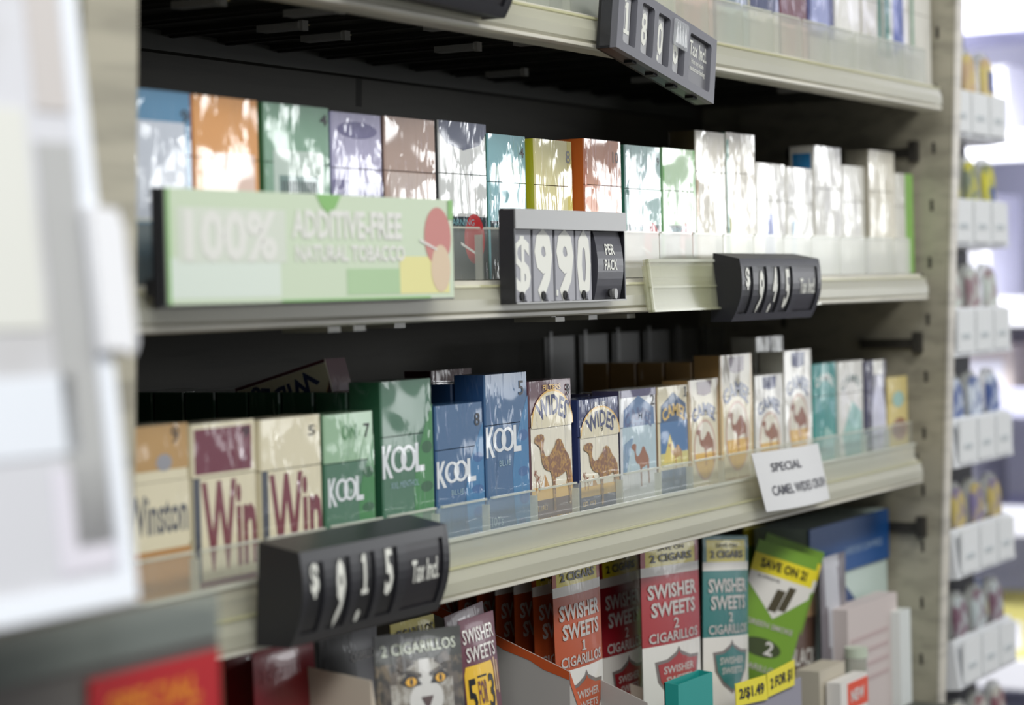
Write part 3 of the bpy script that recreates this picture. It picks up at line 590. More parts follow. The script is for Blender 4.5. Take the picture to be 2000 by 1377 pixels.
for s0, s1 in sl:      # rounded corners of the windows
    for cx, cz, sx, sz in ((s0*Wd, .13*Hh, 1, 1), (s1*Wd, .13*Hh, -1, 1), (s0*Wd, .87*Hh, 1, -1), (s1*Wd, .87*Hh, -1, -1)):
        r = .0022; pts = [(cx, cz)]+[(cx+sx*r*(1-math.sin(math.radians(90*i/5))), cz+sz*r*(1-math.cos(math.radians(90*i/5)))) for i in range(6)]
        f.prism(pts, PLT, 0, th, 'y')
f.build('faceplate', root)
b = MB(); b.box(0, Wd, .012, .014, 0, Hh, BLK2); b.box(0, .0015, th, .012, 0, Hh, BLK); b.box(Wd-.0015, Wd, th, .012, 0, Hh, BLK); b.box(0, Wd, th, .012, 0, .0015, BLK); b.box(0, Wd, th, .012, Hh-.0015, Hh, BLK)
for x in (.03, .06, .09, .12): b.box(x, x+.006, .004, .010, -.0015, 0, BLK2)
b.build('housing', root)
for (s0, s1), ch in zip(sl, ('1', '8', '0', '6')):
    g = MB(); a, c = s0*Wd, s1*Wd; g.box(a+.0006, a+(c-a)*.80, .0030, .0044, Hh*.08, Hh*.88, mat('strip_gradient', (170, 170, 172), 'plastic'))
    if True:
        gw = glyphs(ch, .02)[2]; g.text(ch, DIG, lambda x, y: (a+.0050+x/gw*(c-a)*.46, .0028, Hh*.30+y*Hh*.46), .02)
    if ch == '0': g.prism(circle(a+.0050, Hh*.22, .0014, .0018, 10), DIG, .0022, .0029, 'y')
    if ch == '1': g.prism(circle(a+.0050, Hh*.80, .0014, .0024, 10), DIG, .0022, .0029, 'y')
    g.build('digit_strip', root)
g = MB(); a, c = sl[4][0]*Wd, sl[4][1]*Wd; g.box(a, c, .0030, .0044, Hh*.135, Hh*.865, mat('note_grey', (108, 108, 112), 'plastic'))
for st, t0, hh, ww in (('Tax Incl.', .58, .22, .86), ('Price may include', .46, .075, .62), ('manufacturer funding', .35, .075, .76)):
    gw = glyphs(st, .01)[2]; g.text(st, DIG, lambda x, y: (a+(c-a)*(.56-ww*.46)+x/gw*(c-a)*ww*.92, .0028, Hh*t0+y*Hh*hh), .01)
g.build('note_panel', root)
g = MB(); a, c = sl[3]; g.prism(rrect(a*Wd-.0015, c*Wd+.002, Hh*.52, Hh*.93), mat('clear_tape', (236, 238, 240), 'clear', alpha=.35, rough=.1), -.0012, -.0004, 'y')
for i in range(7):
    x = a*Wd+.0021*i; g.poly([(x, -.0015, Hh*.55), (x+.0012, -.0030-.0006*(i % 2), Hh*.56), (x+.0022, -.0014, Hh*.90), (x+.0004, -.0022, Hh*.91)], mat('clear_tape', (236, 238, 240), 'clear', alpha=.35, rough=.1))
g.build('tape', root)['label'] = 'crinkled clear tape'
# near sign at the top left
x0, z0 = at(978, 62, -.060)
sign_curved((x0-.150, -.072, z0+.010), (0, math.radians(1.0), 0), [('$', .5, .8), ('9', .2, .8), ('7', .4, .8), ('5', .3, .8)], 'black price sign cut by the top edge of the frame', Wd=.150, Hh=.044, D=.020)

# green promotional sign
x0, z0 = at(326, 596, -.045); Wd, Hh = .2515, .0535
root = empty('promotional_sign', (x0, -.046, z0)); tag(root, 'long pale green sign in a black holder on the middle shelf edge', 'sign')
b = MB()
jag = [(-.004, -.001), (Wd+.001, -.001), (Wd+.0022, .006), (Wd+.0012, .014), (Wd+.0026, .020), (Wd+.001, .028), (Wd+.0022, .036), (Wd+.001, .045), (Wd+.0018, Hh), (-.004, Hh)]
b.prism(jag, BLK, .001, .004, 'y'); b.box(-.0045, -.002, .001, .005, -.0015, Hh, BLK); b.box(-.002, Wd, .004, .0115, .004, .012, BLK); b.build('holder', root)
PG = mat('print_pale_green', (200, 214, 186), 'paper', rough=.45); PW = mat('print_white', (224, 224, 216), 'paper', rough=.45); PGG = mat('print_green', (128, 182, 100), 'paper', rough=.45)
g = MB(); g.box(0, Wd, 0, .001, 0, Hh, PG)
def dq(pts, m, k): g.poly([(a*Wd, -.00008*k, c*Hh) for a, c in pts], m)
R4 = lambda a, b_, c, d: [(a, b_), (c, b_), (c, d), (a, d)]
dq(R4(0, .05, .35, .40), mat('print_mint', (214, 224, 212), 'paper', rough=.45), 1); dq(R4(.03, .36, .37, .84), mat('print_milk', (214, 220, 206), 'paper'), 2); dq(R4(.58, .05, .78, .30), mat('print_mid_green', (178, 206, 164), 'paper'), 2)
dq(R4(.78, .05, .98, .42), mat('print_lemon', (232, 226, 160), 'paper'), 2); dq(circle(.935, .62, .055, .30, 24), mat('print_rose', (204, 140, 134), 'paper'), 3); dq(circle(.945, .30, .04, .24, 24), mat('print_pink', (222, 200, 172), 'paper'), 4)
dq([(.475, 1.0), (.565, 1.0), (.545, .88), (.52, .82), (.495, .88)], PGG, 3); dq(R4(.35, 0, .9, .02), PGG, 5); dq(R4(0, 0, .008, 1), PGG, 5); dq(R4(.98, .8, 1, 1), PGG, 5)
dq([(.86, .60), (.93, .50), (.93, .48), (.86, .57)], PW, 6)
for st, xx, zz, ww, hh, k in (('ADDITIVE-FREE', .39, .60, .40, .24, 4), ('NATURAL TOBACCO', .40, .38, .40, .14, 4), ('100%', .05, .40, .29, .40, 4)):
    gw = glyphs(st, .04)[2]; g.text(st, PW, lambda x, y: ((xx+x/gw*ww)*Wd, -.00009*k, (zz+y*hh)*Hh), .04)
g.build('printed_card', root)

# aged clear label holder between the signs
x0, z0 = at(1275, 610, -.040); x1, _ = at(1600, 600, -.040)
g = MB(); L_ = x1-x0; hh = .035
g.box(0, L_, 0, .0012, 0, hh, AGED); g.box(0, L_, -.0012, .0016, hh-.002, hh, BEAD); g.box(0, L_, -.002, .0016, 0, .0016, AGED); g.box(0, .0016, -.0015, .003, 0, hh, AGED); g.box(0, L_, -.001, .0014, hh*.45, hh*.49, AGED); g.box(.002, L_, .004, .0052, .002, hh-.004, AGED)
o = g.build('label_holder', None, (x0, -.040, z0), (math.radians(-6), 0, 0)); tag(o, 'empty yellowed clear label holder between the $9.90 sign and wedge sign', 'label holder')
# paper note
c = [at(1470, 886, -.030), at(1600, 866, -.030), at(1614, 974, -.030), at(1490, 1000, -.030)]
g = MB(); n = 10; PAP = mat('note_paper', (226, 226, 226), 'paper'); PINK = mat('note_print', (84, 84, 92), 'paper')
def nf(u, v):
    x = (c[3][0]*(1-u)+c[2][0]*u)*(1-v)+(c[0][0]*(1-u)+c[1][0]*u)*v; z = (c[3][1]*(1-u)+c[2][1]*u)*(1-v)+(c[0][1]*(1-u)+c[1][1]*u)*v
    return (x, -.0290-.006*math.sin(math.pi*u)*(1-.5*v)-.004*(1-v), z)
for i in range(n):
    for j in range(6):
        g.poly([nf(i/n, j/6), nf((i+1)/n, j/6), nf((i+1)/n, (j+1)/6), nf(i/n, (j+1)/6)], PAP)
        p4 = [nf(i/n, j/6), nf(i/n, (j+1)/6), nf((i+1)/n, (j+1)/6), nf((i+1)/n, j/6)]; g.poly([(a, b_+.0003, d) for a, b_, d in p4], PAP)
for st, u0, v0, ww, hh in (('SPECIAL', .18, .66, .42, .14), ('CAMEL WIDES CRUSH', .12, .26, .84, .16)):
    gw = glyphs(st, .01)[2]; g.text(st, PINK, lambda x, y: (lambda q_: (q_[0], q_[1]-.0006, q_[2]))(nf(u0+x/gw*ww, v0+y*hh)), .01)
tag(g.build('paper_note'), 'curled white paper note taped to the lower shelf edge', 'note')

# ------------------------------------------------------------------ bottom shelf: cigarillo pouches and trays
GP = 'cigarillo pouches on the bottom shelf'
def pouch(loc, wd, ht, colour, draw, label, rot=(0, 0, 0), th=.0045, group=GP, nu=14, nv=44, parts=None):
    b = MB(); 
    def f(u, v, side=-1):
        seal = min(1, max(0, (v-.05)/.10)) * min(1, max(0, (.97-v)/.42))
        y = th*.75*(1-(2*u-1)**2)*(seal*(2-seal))
        crimp = .00018*math.sin(v*ht*2500) if (v > .93 or v < .04) else .0
        return (u*wd, side*(y+.0003)+crimp, v*ht)
    for i in range(nu):
        for j in range(nv):
            u0, u1, v0, v1 = i/nu, (i+1)/nu, j/nv, (j+1)/nv
            b.poly([f(u0, v0), f(u1, v0), f(u1, v1), f(u0, v1)], colour((u0+u1)/2, (v0+v1)/2))
            b.poly([f(u0, v0, 1), f(u0, v1, 1), f(u1, v1, 1), f(u1, v0, 1)], colour((u0+u1)/2, (v0+v1)/2))
    def word(st, u0, v0, ww, hh, m, bold=.02, slope=0):
        gw = glyphs(st, bold)[2]
        def fn(x, y):
            p = f(min(.99, max(.01, u0+x/gw*ww)), min(.99, max(.01, v0+y*hh+slope*x/gw*ww))); return (p[0], p[1]-.0005, p[2])
        b.text(st, m, fn, bold, 5)
    def shape(pts, m, k=1):
        # split into small cells so that it follows the bulge
        for i in range(nu):
            for j in range(nv):
                q_ = clipbox(pts, i/nu, (i+1)/nu, j/nv, (j+1)/nv)
                if len(q_) > 2: b.poly([(lambda p: (p[0], p[1]-.0002*k, p[2]))(f(*t)) for t in q_], m)
    if draw: draw(word, shape)
    o = b.build('cigarillo_pouch', None, loc, rot, smooth=True)
    bb = bmesh.new(); bb.from_mesh(o.data); bmesh.ops.remove_doubles(bb, verts=bb.verts, dist=2e-6); bb.to_mesh(o.data); bb.free(); tag(o, label, 'cigarillo pouch', group); return o
def FO(n, c, **k):
    m = mat('foil_'+n, c, 'film', strength=.35, rough=.4, **k); m.node_tree.nodes['Principled BSDF'].inputs['Coat Weight'].default_value = 0.4; return m
F_OR, F_DR, F_RD, F_TL, F_WH, F_YE, F_SV = FO('orange', (178, 78, 36)), FO('dark_red', (142, 22, 34)), FO('red', (164, 40, 44)), FO('teal', (22, 112, 108)), FO('white', (226, 222, 214)), FO('yellow', (232, 214, 36)), FO('silver', (190, 190, 196))
LET = FO('letter_grey', (190, 184, 178)); F_GR = FO('lime', (120, 162, 50)); F_BR = FO('brown', (92, 66, 54)); F_MV = FO('mauve', (104, 56, 70)); F_BK = FO('black', (24, 24, 22))
def swisher(main, num, strip='2 CIGARS'):
    def col(u, v):
        if v > .98: return main
        if v > .865: return F_YE if .04 < u < .96 else main
        if v > .825: return F_WH
        if v > .48: return main
        return F_WH
    def dr(word, shape):
        word('SAVE ON', .27, .938, .46, .020, INK, .01); word(strip, .14, .885, .72, .036, INK, .03)
        word('SWISHER', .08, .708, .84, .066, LET, .03); word('SWEETS', .12, .620, .76, .066, LET, .03); word(num, .46, .553, .09, .048, LET, .02)
        word('CIGARILLOS', .08, .493, .84, .046, LET, .02)
        shape([(.16, .40), (.34, .405), (.50, .435), (.54, .46), (.58, .435), (.76, .405), (.94, .40), (.90, .30), (.76, .23), (.55, .18), (.34, .23), (.20, .30)], FO('shield_rim', (120, 110, 106)), 1)
        shape([(.20, .385), (.36, .39), (.50, .415), (.54, .435), (.58, .415), (.74, .39), (.90, .385), (.86, .30), (.74, .245), (.55, .20), (.36, .245), (.24, .30)], main, 2)
        word('SWISHER', .28, .335, .54, .035, LET, .02); word('SWEETS', .32, .285, .46, .032, LET, .02)
    return col, dr
HP = .142
def pouch_at(px0, px1, py, Y, col, dr, label, rot=(0, 0, 0), ht=HP, th=.0045, **k):
    wd = k.pop('wd', None); x0, z = at(px0, py, Y); x1, _ = at(px1, py, Y)      # the top left corner stands at that place
    off = Euler(rot).to_matrix() @ Vector((0, 0, ht)); return pouch((x0-off.x, Y-off.y, z-off.z), wd or x1-x0, ht, col, dr, label, rot, th, **k)
c_, d_ = swisher(F_OR, '1'); T = math.radians(-1)
p1 = pouch_at(1076, 1168, 1092, .010, c_, d_, 'front orange cigarillo pouch reading 1, behind the orange-edged tray', (T, 0, 0))
for i in range(6):
    c = copy_thing(p1, (p1.location.x+.002-.0005*i, p1.location.y+.016*(i+1), p1.location.z+.001*(i % 2)), 'orange cigarillo pouch in the fanned row behind the front orange one', 'orange pouches in the fanned row', rot=(T+.02*i, 0, 0))
c_, d_ = swisher(F_DR, '2'); pouch_at(1168, 1246, 1078, .034, c_, d_, 'dark red pouch in the shade between orange pouch and bright red pouch', (T, 0, 0))
c_, d_ = swisher(F_RD, '2'); pouch_at(1249, 1362, 1056, .004, c_, d_, 'bright red cigarillo pouch with yellow top strip', (math.radians(-1.5), math.radians(3), 0))
c_, d_ = swisher(F_TL, '2', '2 CIGARS'); pouch_at(1372, 1460, 1046, .004, c_, d_, 'teal cigarillo pouch with yellow top strip', (math.radians(-1.5), math.radians(6), 0))
def lime_col(u, v):
    if v > .92: return F_GR
    if v > .78: return F_YE
    return F_GR
def lime_draw(word, shape):
    shape([(.0, .78), (1, .78), (1, .70), (.5, .49), (.0, .70)], F_WH, 1)
    word('SAVE ON 2!', .12, .82, .76, .06, INK, .03); word('SUPREME', .12, .745, .35, .02, INK, 0)
    D = FO('cigar_brown', (74, 66, 44)); shape([(.38, .54), (.52, .54), (.60, .70), (.46, .70)], D, 2); shape([(.54, .56), (.66, .56), (.76, .74), (.64, .74)], D, 2)
    word('GREEN SMOKE', .12, .42, .76, .035, LET); shape(circle(.45, .28, .32, .065, 24), FO('badge_dark', (64, 76, 40)), 1); word('2', .50, .24, .14, .09, F_WH); word('CIGARILLOS', .1, .12, .7, .04, LET)
for k, (px0, px1, py, Y, lab) in enumerate(((1482, 1602, 1052, .018, 'front tilted lime green pouch with yellow SAVE ON 2! strip'), (1498, 1620, 1040, .040, 'rear tilted lime green pouch, mostly hidden by the front one'))):
    pouch_at(px0, px1, py, Y, lime_col, lime_draw, lab, (math.radians(-4), math.radians(20+1*k), math.radians(-42)), ht=.112, wd=.055)
pouch_at(1452, 1530, 1030, .075, lambda u, v: F_YE if v > .86 else F_GR, None, 'shaded green and yellow pouch standing behind the tilted lime pouches', (0, math.radians(3), 0), ht=.12)
pouch_at(1528, 1596, 1150, .022, lambda u, v: F_BR if v < .82 else FO('tan', (176, 142, 104)), lambda w_, s_: (w_('BLACK', .15, .52, .75, .10, F_WH), w_('& MILD', .15, .40, .75, .10, F_WH)), 'brown pouch with tan top and white lettering', (0, math.radians(6), 0), ht=.13)
pouch_at(1600, 1650, 1092, .012, lambda u, v: F_SV if abs(u-.4) < .3-.3*(1-v) else FO('grey_violet', (116, 110, 116)), None, 'silver and grey pouch in front of the blue-topped box', (0, 0, 0), ht=.15)
# mauve pouch with the yellow 5 FOR 3 label, cat pouch, and the dark ones on the left
def mv_draw(word, shape):
    word('SWISHER', .06, .870, .86, .075, F_WH, .01); word('SWEETS', .10, .772, .80, .075, F_WH, .01)
    Yw = FO('label_yellow', (236, 190, 48)); shape([(.02, .46), (.06, .42), (.72, .42), (.76, .46), (.76, .71), (.72, .75), (.06, .75), (.02, .71)], Yw, 1)
    word('5', .06, .50, .18, .18, INK, .02); word('FOR', .28, .54, .22, .12, F_MV, .02); word('3', .55, .50, .17, .18, INK, .02); word('THE PRICE OF', .24, .455, .3, .028, INK, 0)
    shape([(.28, .68), (.52, .68), (.52, .69), (.28, .69)], INK, 2); shape([(.28, .51), (.52, .51), (.52, .52), (.28, .52)], INK, 2)
    shape([(.80, .58), (.86, .58), (.84, .76), (.78, .76)], FO('cigar_tan', (196, 164, 130)), 1); shape([(.89, .56), (.95, .56), (.93, .74), (.87, .74)], FO('cigar_tan', (196, 164, 130)), 1)
pouch_at(893, 962, 1214, -.012, lambda u, v: F_MV, mv_draw, 'mauve pouch with round-cornered yellow 5 FOR 3 label', (math.radians(-4), math.radians(-1.5), 0), ht=.110, th=.004)
pouch_at(866, 942, 1206, .008, lambda u, v: F_MV, None, 'mauve pouch behind the one with the yellow 5 FOR 3 label', (math.radians(-4), math.radians(-5), 0), ht=.110, th=.004)
pouch_at(760, 846, 1221, .012, lambda u, v: F_YE if v > .87 else F_MV, lambda w_, s_: w_('CIGARILLOS', .1, .90, .86, .06, INK, .01), 'pouch with yellow strip peeking out behind the cat pouch', (math.radians(-4), 0, 0), ht=.11, th=.004)
FUR = FO('fur_grey', (176, 172, 162), col2=(120, 112, 98), scale=120); FURD = FO('fur_shadow', (92, 82, 70), col2=(52, 46, 38), scale=160); DKGN = FO('dark_olive', (44, 46, 36))
def cat_col(u, v):
    if v > .85: return DKGN
    r_ = ((u-.5)/.44)**2+((v-.63)/.25)**2
    if r_ < .70: return FUR
    if r_ < 1.0: return FURD
    return FO('dark_olive_mottled', (40, 38, 30), col2=(110, 96, 74), scale=150)
def cat_draw(word, shape):
    V = lambda pts: [(a, .73+(b-.523)*.85) for a, b in pts]
    word('2 CIGARILLOS', .06, .885, .86, .060, FO('letters_sage', (206, 212, 190)), .01)
    shape([(.20, .86), (.26, .93 if 0 else .88), (.42, .83), (.30, .80)], FURD, 1); shape([(.64, .83), (.80, .88), (.84, .82), (.74, .79)], FURD, 1)
    PF = FO('pale_fur', (206, 204, 198)); shape(V(circle(.52, .40, .20, .12, 20)), PF, 1); shape(V([(.44, .50), (.60, .50), (.58, .66), (.46, .66)]), PF, 1)
    for s_ in (-1, 1):
        cx = .52+.17*s_
        q_ = [(cx-.12*s_, .500), (cx-.06*s_, .560), (cx+.04*s_, .575), (cx+.12*s_, .530), (cx+.02*s_, .490)]
        shape(V(q_), INK, 2); shape(V(circle(cx, .525, .060, .028, 14)), FO('amber', (236, 176, 30)), 3); shape(V(circle(cx, .526, .018, .024, 10)), INK, 4)
        shape(V([(cx-.12*s_, .545), (cx+.12*s_, .60), (cx+.12*s_, .625), (cx-.12*s_, .570)]), FURD, 3)
    shape(V([(.45, .42), (.59, .42), (.54, .355), (.50, .355)]), FO('nose', (70, 44, 40)), 3); shape(V([(.51, .355), (.53, .355), (.53, .28), (.51, .28)]), INK, 2)
pouch_at(728, 898, 1244, -.030, cat_col, cat_draw, 'dark olive pouch with a pale cat face and amber eyes', (math.radians(-5), math.radians(4), 0), ht=.100, th=.003)
pouch_at(620, 735, 1252, .010, lambda u, v: F_BK if u < .55 or v < .4 else FO('slate_grey', (92, 92, 96)), lambda w_, s_: w_('CIGARILLOS', .5, .84, .45, .05, LET, 0), 'black and slate grey pouch under the $9.15 sign', (T, 0, 0), ht=.10, th=.004)
pouch_at(492, 612, 1270, -.004, lambda u, v: F_DR, lambda w_, s_: w_('2 CIGARILLOS', .1, .80, .8, .07, F_RD, .0), 'dark red pouch half hidden by the cream tray', (T, 0, 0), ht=.09, th=.004)
pouch_at(440, 560, 1262, .03, lambda u, v: F_RD, None, 'glossy red pouch farthest left behind the cream tray', (T, 0, 0), ht=.09, th=.006)
# trays with slanted sides
ZF = -.215
def tray(x0, x1, y0, y1, zb, zf, ztop, m, inner, edge, label, lipm=None, band=.006, cut=None, rs=None):
    root = empty('display_tray', (x0, y0, ZF)); tag(root, label, 'display tray', 'cardboard display trays')
    b = MB(); d = y1-y0; t = .0008
    def side(x, za, zc):
        b.prism([(0, 0), (d, 0), (d, zc-ZF), (0, za-ZF)], m, x, x+t, 'x')
    side(0, zf, ztop); side(x1-x0-t, *(rs or (zf, ztop))); b.box(0, x1-x0, d-t, d, 0, (min(ztop, rs[1]) if rs else ztop)-ZF, m); b.box(t, x1-x0-t, t, d-t, 0, .034, m); zr = (cut if cut is not None else zf)-ZF; b.prism([(t, 0), (x1-x0-t, 0), (x1-x0-t, zr), (.026 if cut is not None else x1-x0-t, zr), (t, zf-ZF)], m, 0, t, 'y')
    b.build('tray_body', root)
    if edge:
        e = MB(); L = math.hypot(d, ztop-zf); n = 16; top = lambda s_: (d*s_, zf-ZF+(ztop-zf)*s_)
        for xx in (-.0003, t+.0003):
            for i in range(n):
                a, c2 = top(i/n), top((i+1)/n); h1 = band*(1+.25*((i*7) % 3-1)*.5); h2 = band*(1+.25*(((i+1)*7) % 3-1)*.5)
                e.poly([(xx, a[0], a[1]), (xx, c2[0], c2[1]), (xx, c2[0], c2[1]-h2), (xx, a[0], a[1]-h1)], edge)
        if cut is not None: e.poly([(0, -.0004, zf-ZF-band*1.2), (.026, -.0004, zr-band*1.2), (.026, -.0004, zr), (0, -.0004, zf-ZF)], edge)
        else: e.box(t, x1-x0-t, -.0004, 0, zf-ZF-band, zf-ZF, edge)
        e.build('printed_edge', root)
    return root
CARD = mat('card_grey', (168, 164, 158), 'paper'); CARDC = mat('card_cream', (190, 178, 160), 'paper'); ORED = mat('card_orange', (190, 84, 38), 'paper', rough=.5); TLC = mat('card_teal', (30, 150, 142), 'paper', rough=.5)
xa, zt = at(887, 1168, .066); xa2, zf = at(1112, 1312, -.028)
tray(xa2, xa2+.108, -.028, .12, None, zf, zt+.018, CARD, None, ORED, 'grey cardboard tray with torn orange slanted edge', cut=-.125, rs=(at(1262, 1374, -.028)[1], at(1262, 1374, -.028)[1]+.148*(at(1172, 1304, 0)[1]-at(1262, 1374, -.028)[1])/.028*.45))
xb, zfb = at(1262, 1374, -.030); tray(xa2+.110, xa2+.110+.085, -.0245, .05, None, zfb-.02, zfb, CARDC, None, None, cut=-.15, label='pale tray holding the dark red and bright red pouches')
xc, zfc = at(1318, 1338, -.034); tray(xc+.001, xc+.056, -.036, -.0255, None, zfc, zfc+.001, TLC, None, None, 'small teal cardboard tray in front of the teal pouch')
xd, zfd = at(724, 1330, -.045); xe, ztd = at(430, 1288, .05); tray(xd, xd+.095, -.045, .052, None, zfd, zfd+.012, CARDC, None, None, cut=-.15, rs=(-.16, -.14), label='cream cardboard tray in front of the dark pouches, left')
# yellow price tags at the right of the bottom shelf
TAGY = mat('tag_yellow', (236, 222, 50), 'paper', rough=.5)
for (q0, st, lab) in (([(1436, 1336), (1496, 1318), (1500, 1366), (1438, 1380)], '2/$1.49', 'yellow shelf tag, left one of the pair near the lime pouches'), ([(1498, 1316), (1552, 1288), (1552, 1338), (1500, 1362)], '2 FOR $1', 'yellow shelf tag, right one of the pair near the brown pouch')):
    P4 = [at(a, c2, -.036) for a, c2 in q0]; g = MB()
    g.poly([(P4[3][0], -.036, P4[3][1]), (P4[2][0], -.036, P4[2][1]), (P4[1][0], -.036, P4[1][1]), (P4[0][0], -.036, P4[0][1])], TAGY)
    g.poly([(P4[0][0], -.0355, P4[0][1]), (P4[1][0], -.0355, P4[1][1]), (P4[2][0], -.0355, P4[2][1]), (P4[3][0], -.0355, P4[3][1])], TAGY)
    gw = glyphs(st, .03)[2]
    def tf(x, y):
        u = .1+x/gw*.8; v = .3+y*.42; return ((P4[3][0]*(1-u)+P4[2][0]*u)*(1-v)+(P4[0][0]*(1-u)+P4[1][0]*u)*v, -.0364, (P4[3][1]*(1-u)+P4[2][1]*u)*(1-v)+(P4[0][1]*(1-u)+P4[1][1]*u)*v)
    g.text(st, INK, tf, .03); tag(g.build('price_tag'), lab, 'price tag')
# tray front behind the tags
x0 = at(1430, 1370, -.03)[0]; x1 = at(1556, 1370, -.03)[0]
b = MB(); b.box(0, x1-x0, 0, .0012, ZF*0, -ZF+at(1500, 1345, -.03)[1], mat('card_grey_violet', (150, 148, 160), 'paper')); b.box(0, .001, 0, .03, 0, .05, CARD); b.box(x1-x0-.001, x1-x0, 0, .03, 0, .05, CARD)
tag(b.build('display_tray', None, (x0, -.034, ZF)), 'grey violet tray carrying the yellow tags', 'display tray', 'cardboard display trays')
# blue topped box / calendar card at the right
x0, z0 = at(1560, 1034, .03); x1, z1 = .716, 0
BLUE = mat('box_blue', (16, 78, 142), 'paper', rough=.45); PMINT = mat('box_mint', (196, 212, 204), 'paper', rough=.5)
root = tag(empty('display_box', (x0, .02, ZF)), 'tall display box with blue header and pale mint front', 'display box')
Lb = x1-x0; zt = z0-ZF
b = MB(); b.box(0, Lb, .002, .05, 0, zt, PMINT); b.build('box_body', root)
b = MB(); b.box(-.001, Lb+.001, 0, .0018, zt-.044, zt, BLUE); gw = glyphs('EVERYDAY LOW PRICE', .01)[2]
b.text('EVERYDAY LOW PRICE', mat('box_letters', (150, 176, 206), 'paper'), lambda x, y: (Lb*.42+x/gw*Lb*.48, -.0004, zt-.030+y*.006), .01); b.build('header_panel', root)
b = MB(); b.poly([(Lb*.35, .0012, zt-.046), (Lb*.80, .0012, zt-.10), (Lb*.35, .0012, zt-.10)], mat('box_wedge', (58, 78, 124), 'paper')); b.poly([(Lb*.35, .0008, zt-.075), (Lb*.60, .0008, zt-.10), (Lb*.35, .0008, zt-.10)], mat('box_wedge_dark', (66, 62, 60), 'paper')); b.build('printed_wedge', root)
x0, z0 = at(1655, 1192, -.004); x1, _ = at(1752, 1192, -.004)
b = MB(); b.box(0, x1-x0, 0, .018, 0, z0-ZF, mat('carton_rose', (206, 194, 190), 'paper')); 
for i in range(4): b.box(.006, (x1-x0)*.8, -.0003, 0, z0-ZF-.03-.012*i, z0-ZF-.026-.012*i, mat('carton_line', (190, 170, 168), 'paper'))
tag(b.build('carton', None, (x0, -.004, ZF)), 'pale rose carton standing before the display box', 'carton')
x0, z0 = at(1757, 1196, -.012); x1, _ = at(1778, 1196, -.012)
b = MB(); b.box(0, x1-x0, 0, .030, 0, z0-ZF, mat('acrylic_white', (222, 226, 222), 'plastic')); tag(b.build('carton', None, (x0, -.012, ZF)), 'narrow white carton against the right upright', 'carton')
x0, z0 = at(1600, 1312, -.02); x1, _ = at(1650, 1312, -.02)
b = MB(); b.box(0, x1-x0, 0, .02, 0, z0-ZF, mat('carton_beige', (190, 182, 164), 'paper')); tag(b.build('carton', None, (x0, -.02, ZF)), 'small beige carton below the silver pouch', 'carton')
x0, z0 = at(1642, 1345, -.034); x1, _ = at(1694, 1330, -.034)
b = MB(); b.box(0, x1-x0, 0, .012, 0, z0-ZF+.004, mat('carton_white', (226, 222, 216), 'paper')); b.box((x1-x0)*.25, (x1-x0), -.0004, 0, z0-ZF-.02, z0-ZF+.001, mat('carton_coral', (226, 84, 58), 'paper'))
gw = glyphs('NEW', .03)[2]; b.text('NEW', WHITE, lambda x, y: ((x1-x0)*.35+x/gw*(x1-x0)*.5, -.0008, z0-ZF-.014+y*.009), .03)
tag(b.build('carton', None, (x0, -.034, ZF)), 'white carton with coral red patch, lower right corner of the shelf', 'carton')
x0, z0 = at(1652, 1285, -.01); b = MB(); b.prism(circle(0, 0, .009, .009, 20), mat('jar_glass', (190, 200, 180), 'clear', alpha=.4), 0, z0-ZF, 'z'); jar = b.build('jar', None, (at(1672, 1285, -.016)[0], -.016, ZF)); tag(jar, 'small clear jar beside the beige carton', 'jar')
b = MB(); b.prism(circle(0, 0, .0095, .0095, 20), mat('jar_lid_green', (196, 206, 186), 'plastic'), z0-ZF, z0-ZF+.008, 'z'); b.build('lid', jar)
# bottom shelf of the unit
b = MB(); b.box(XL, XR, -.016+.010, .22, ZF-.003, ZF-.0004, DECK); b.box(XL, XR, -.050, -.006, ZF-.003, ZF-.0004, DECK); b.box(XL, XR, -.052, -.050, ZF-.024, ZF-.0004, CREAMP); b.build('shelf', unit)['label'] = 'bottom shelf carrying trays of cigarillo pouches'

# ------------------------------------------------------------------ right: rack of lighters beyond the upright
rack = tag(empty('counter_rack', (.765, 0, 0)), 'tiered white rack with black recesses beyond the right upright', 'rack')
WHP = mat('rack_white', (226, 228, 230), 'plastic'); WLB = mat('ticket_white', (232, 234, 234), 'paper')
b = MB(); b.box(-.012, .178, .016, .022, -.40, .50, BLK2); b.box(-.014, -.012, -.010, .022, -.40, .50, BLK2); b.build('rack_back', rack)
cols = [[(214, 196, 120), (196, 166, 130)], [(214, 206, 60), (120, 130, 110)], [(206, 214, 206), (150, 120, 126)], [(60, 86, 150), (214, 222, 232)], [(196, 176, 100), (120, 110, 150)], [(120, 84, 100), (190, 200, 200)], [(130, 80, 90), (200, 200, 190)]]
TZ = [.2835-.1003*i for i in range(7)]
gname = 'rounded blister cards in the tiered rack'; nm = ['top', 'second', 'third', 'fourth', 'fifth', 'sixth', 'lowest']; ps = ['left', 'middle', 'right']
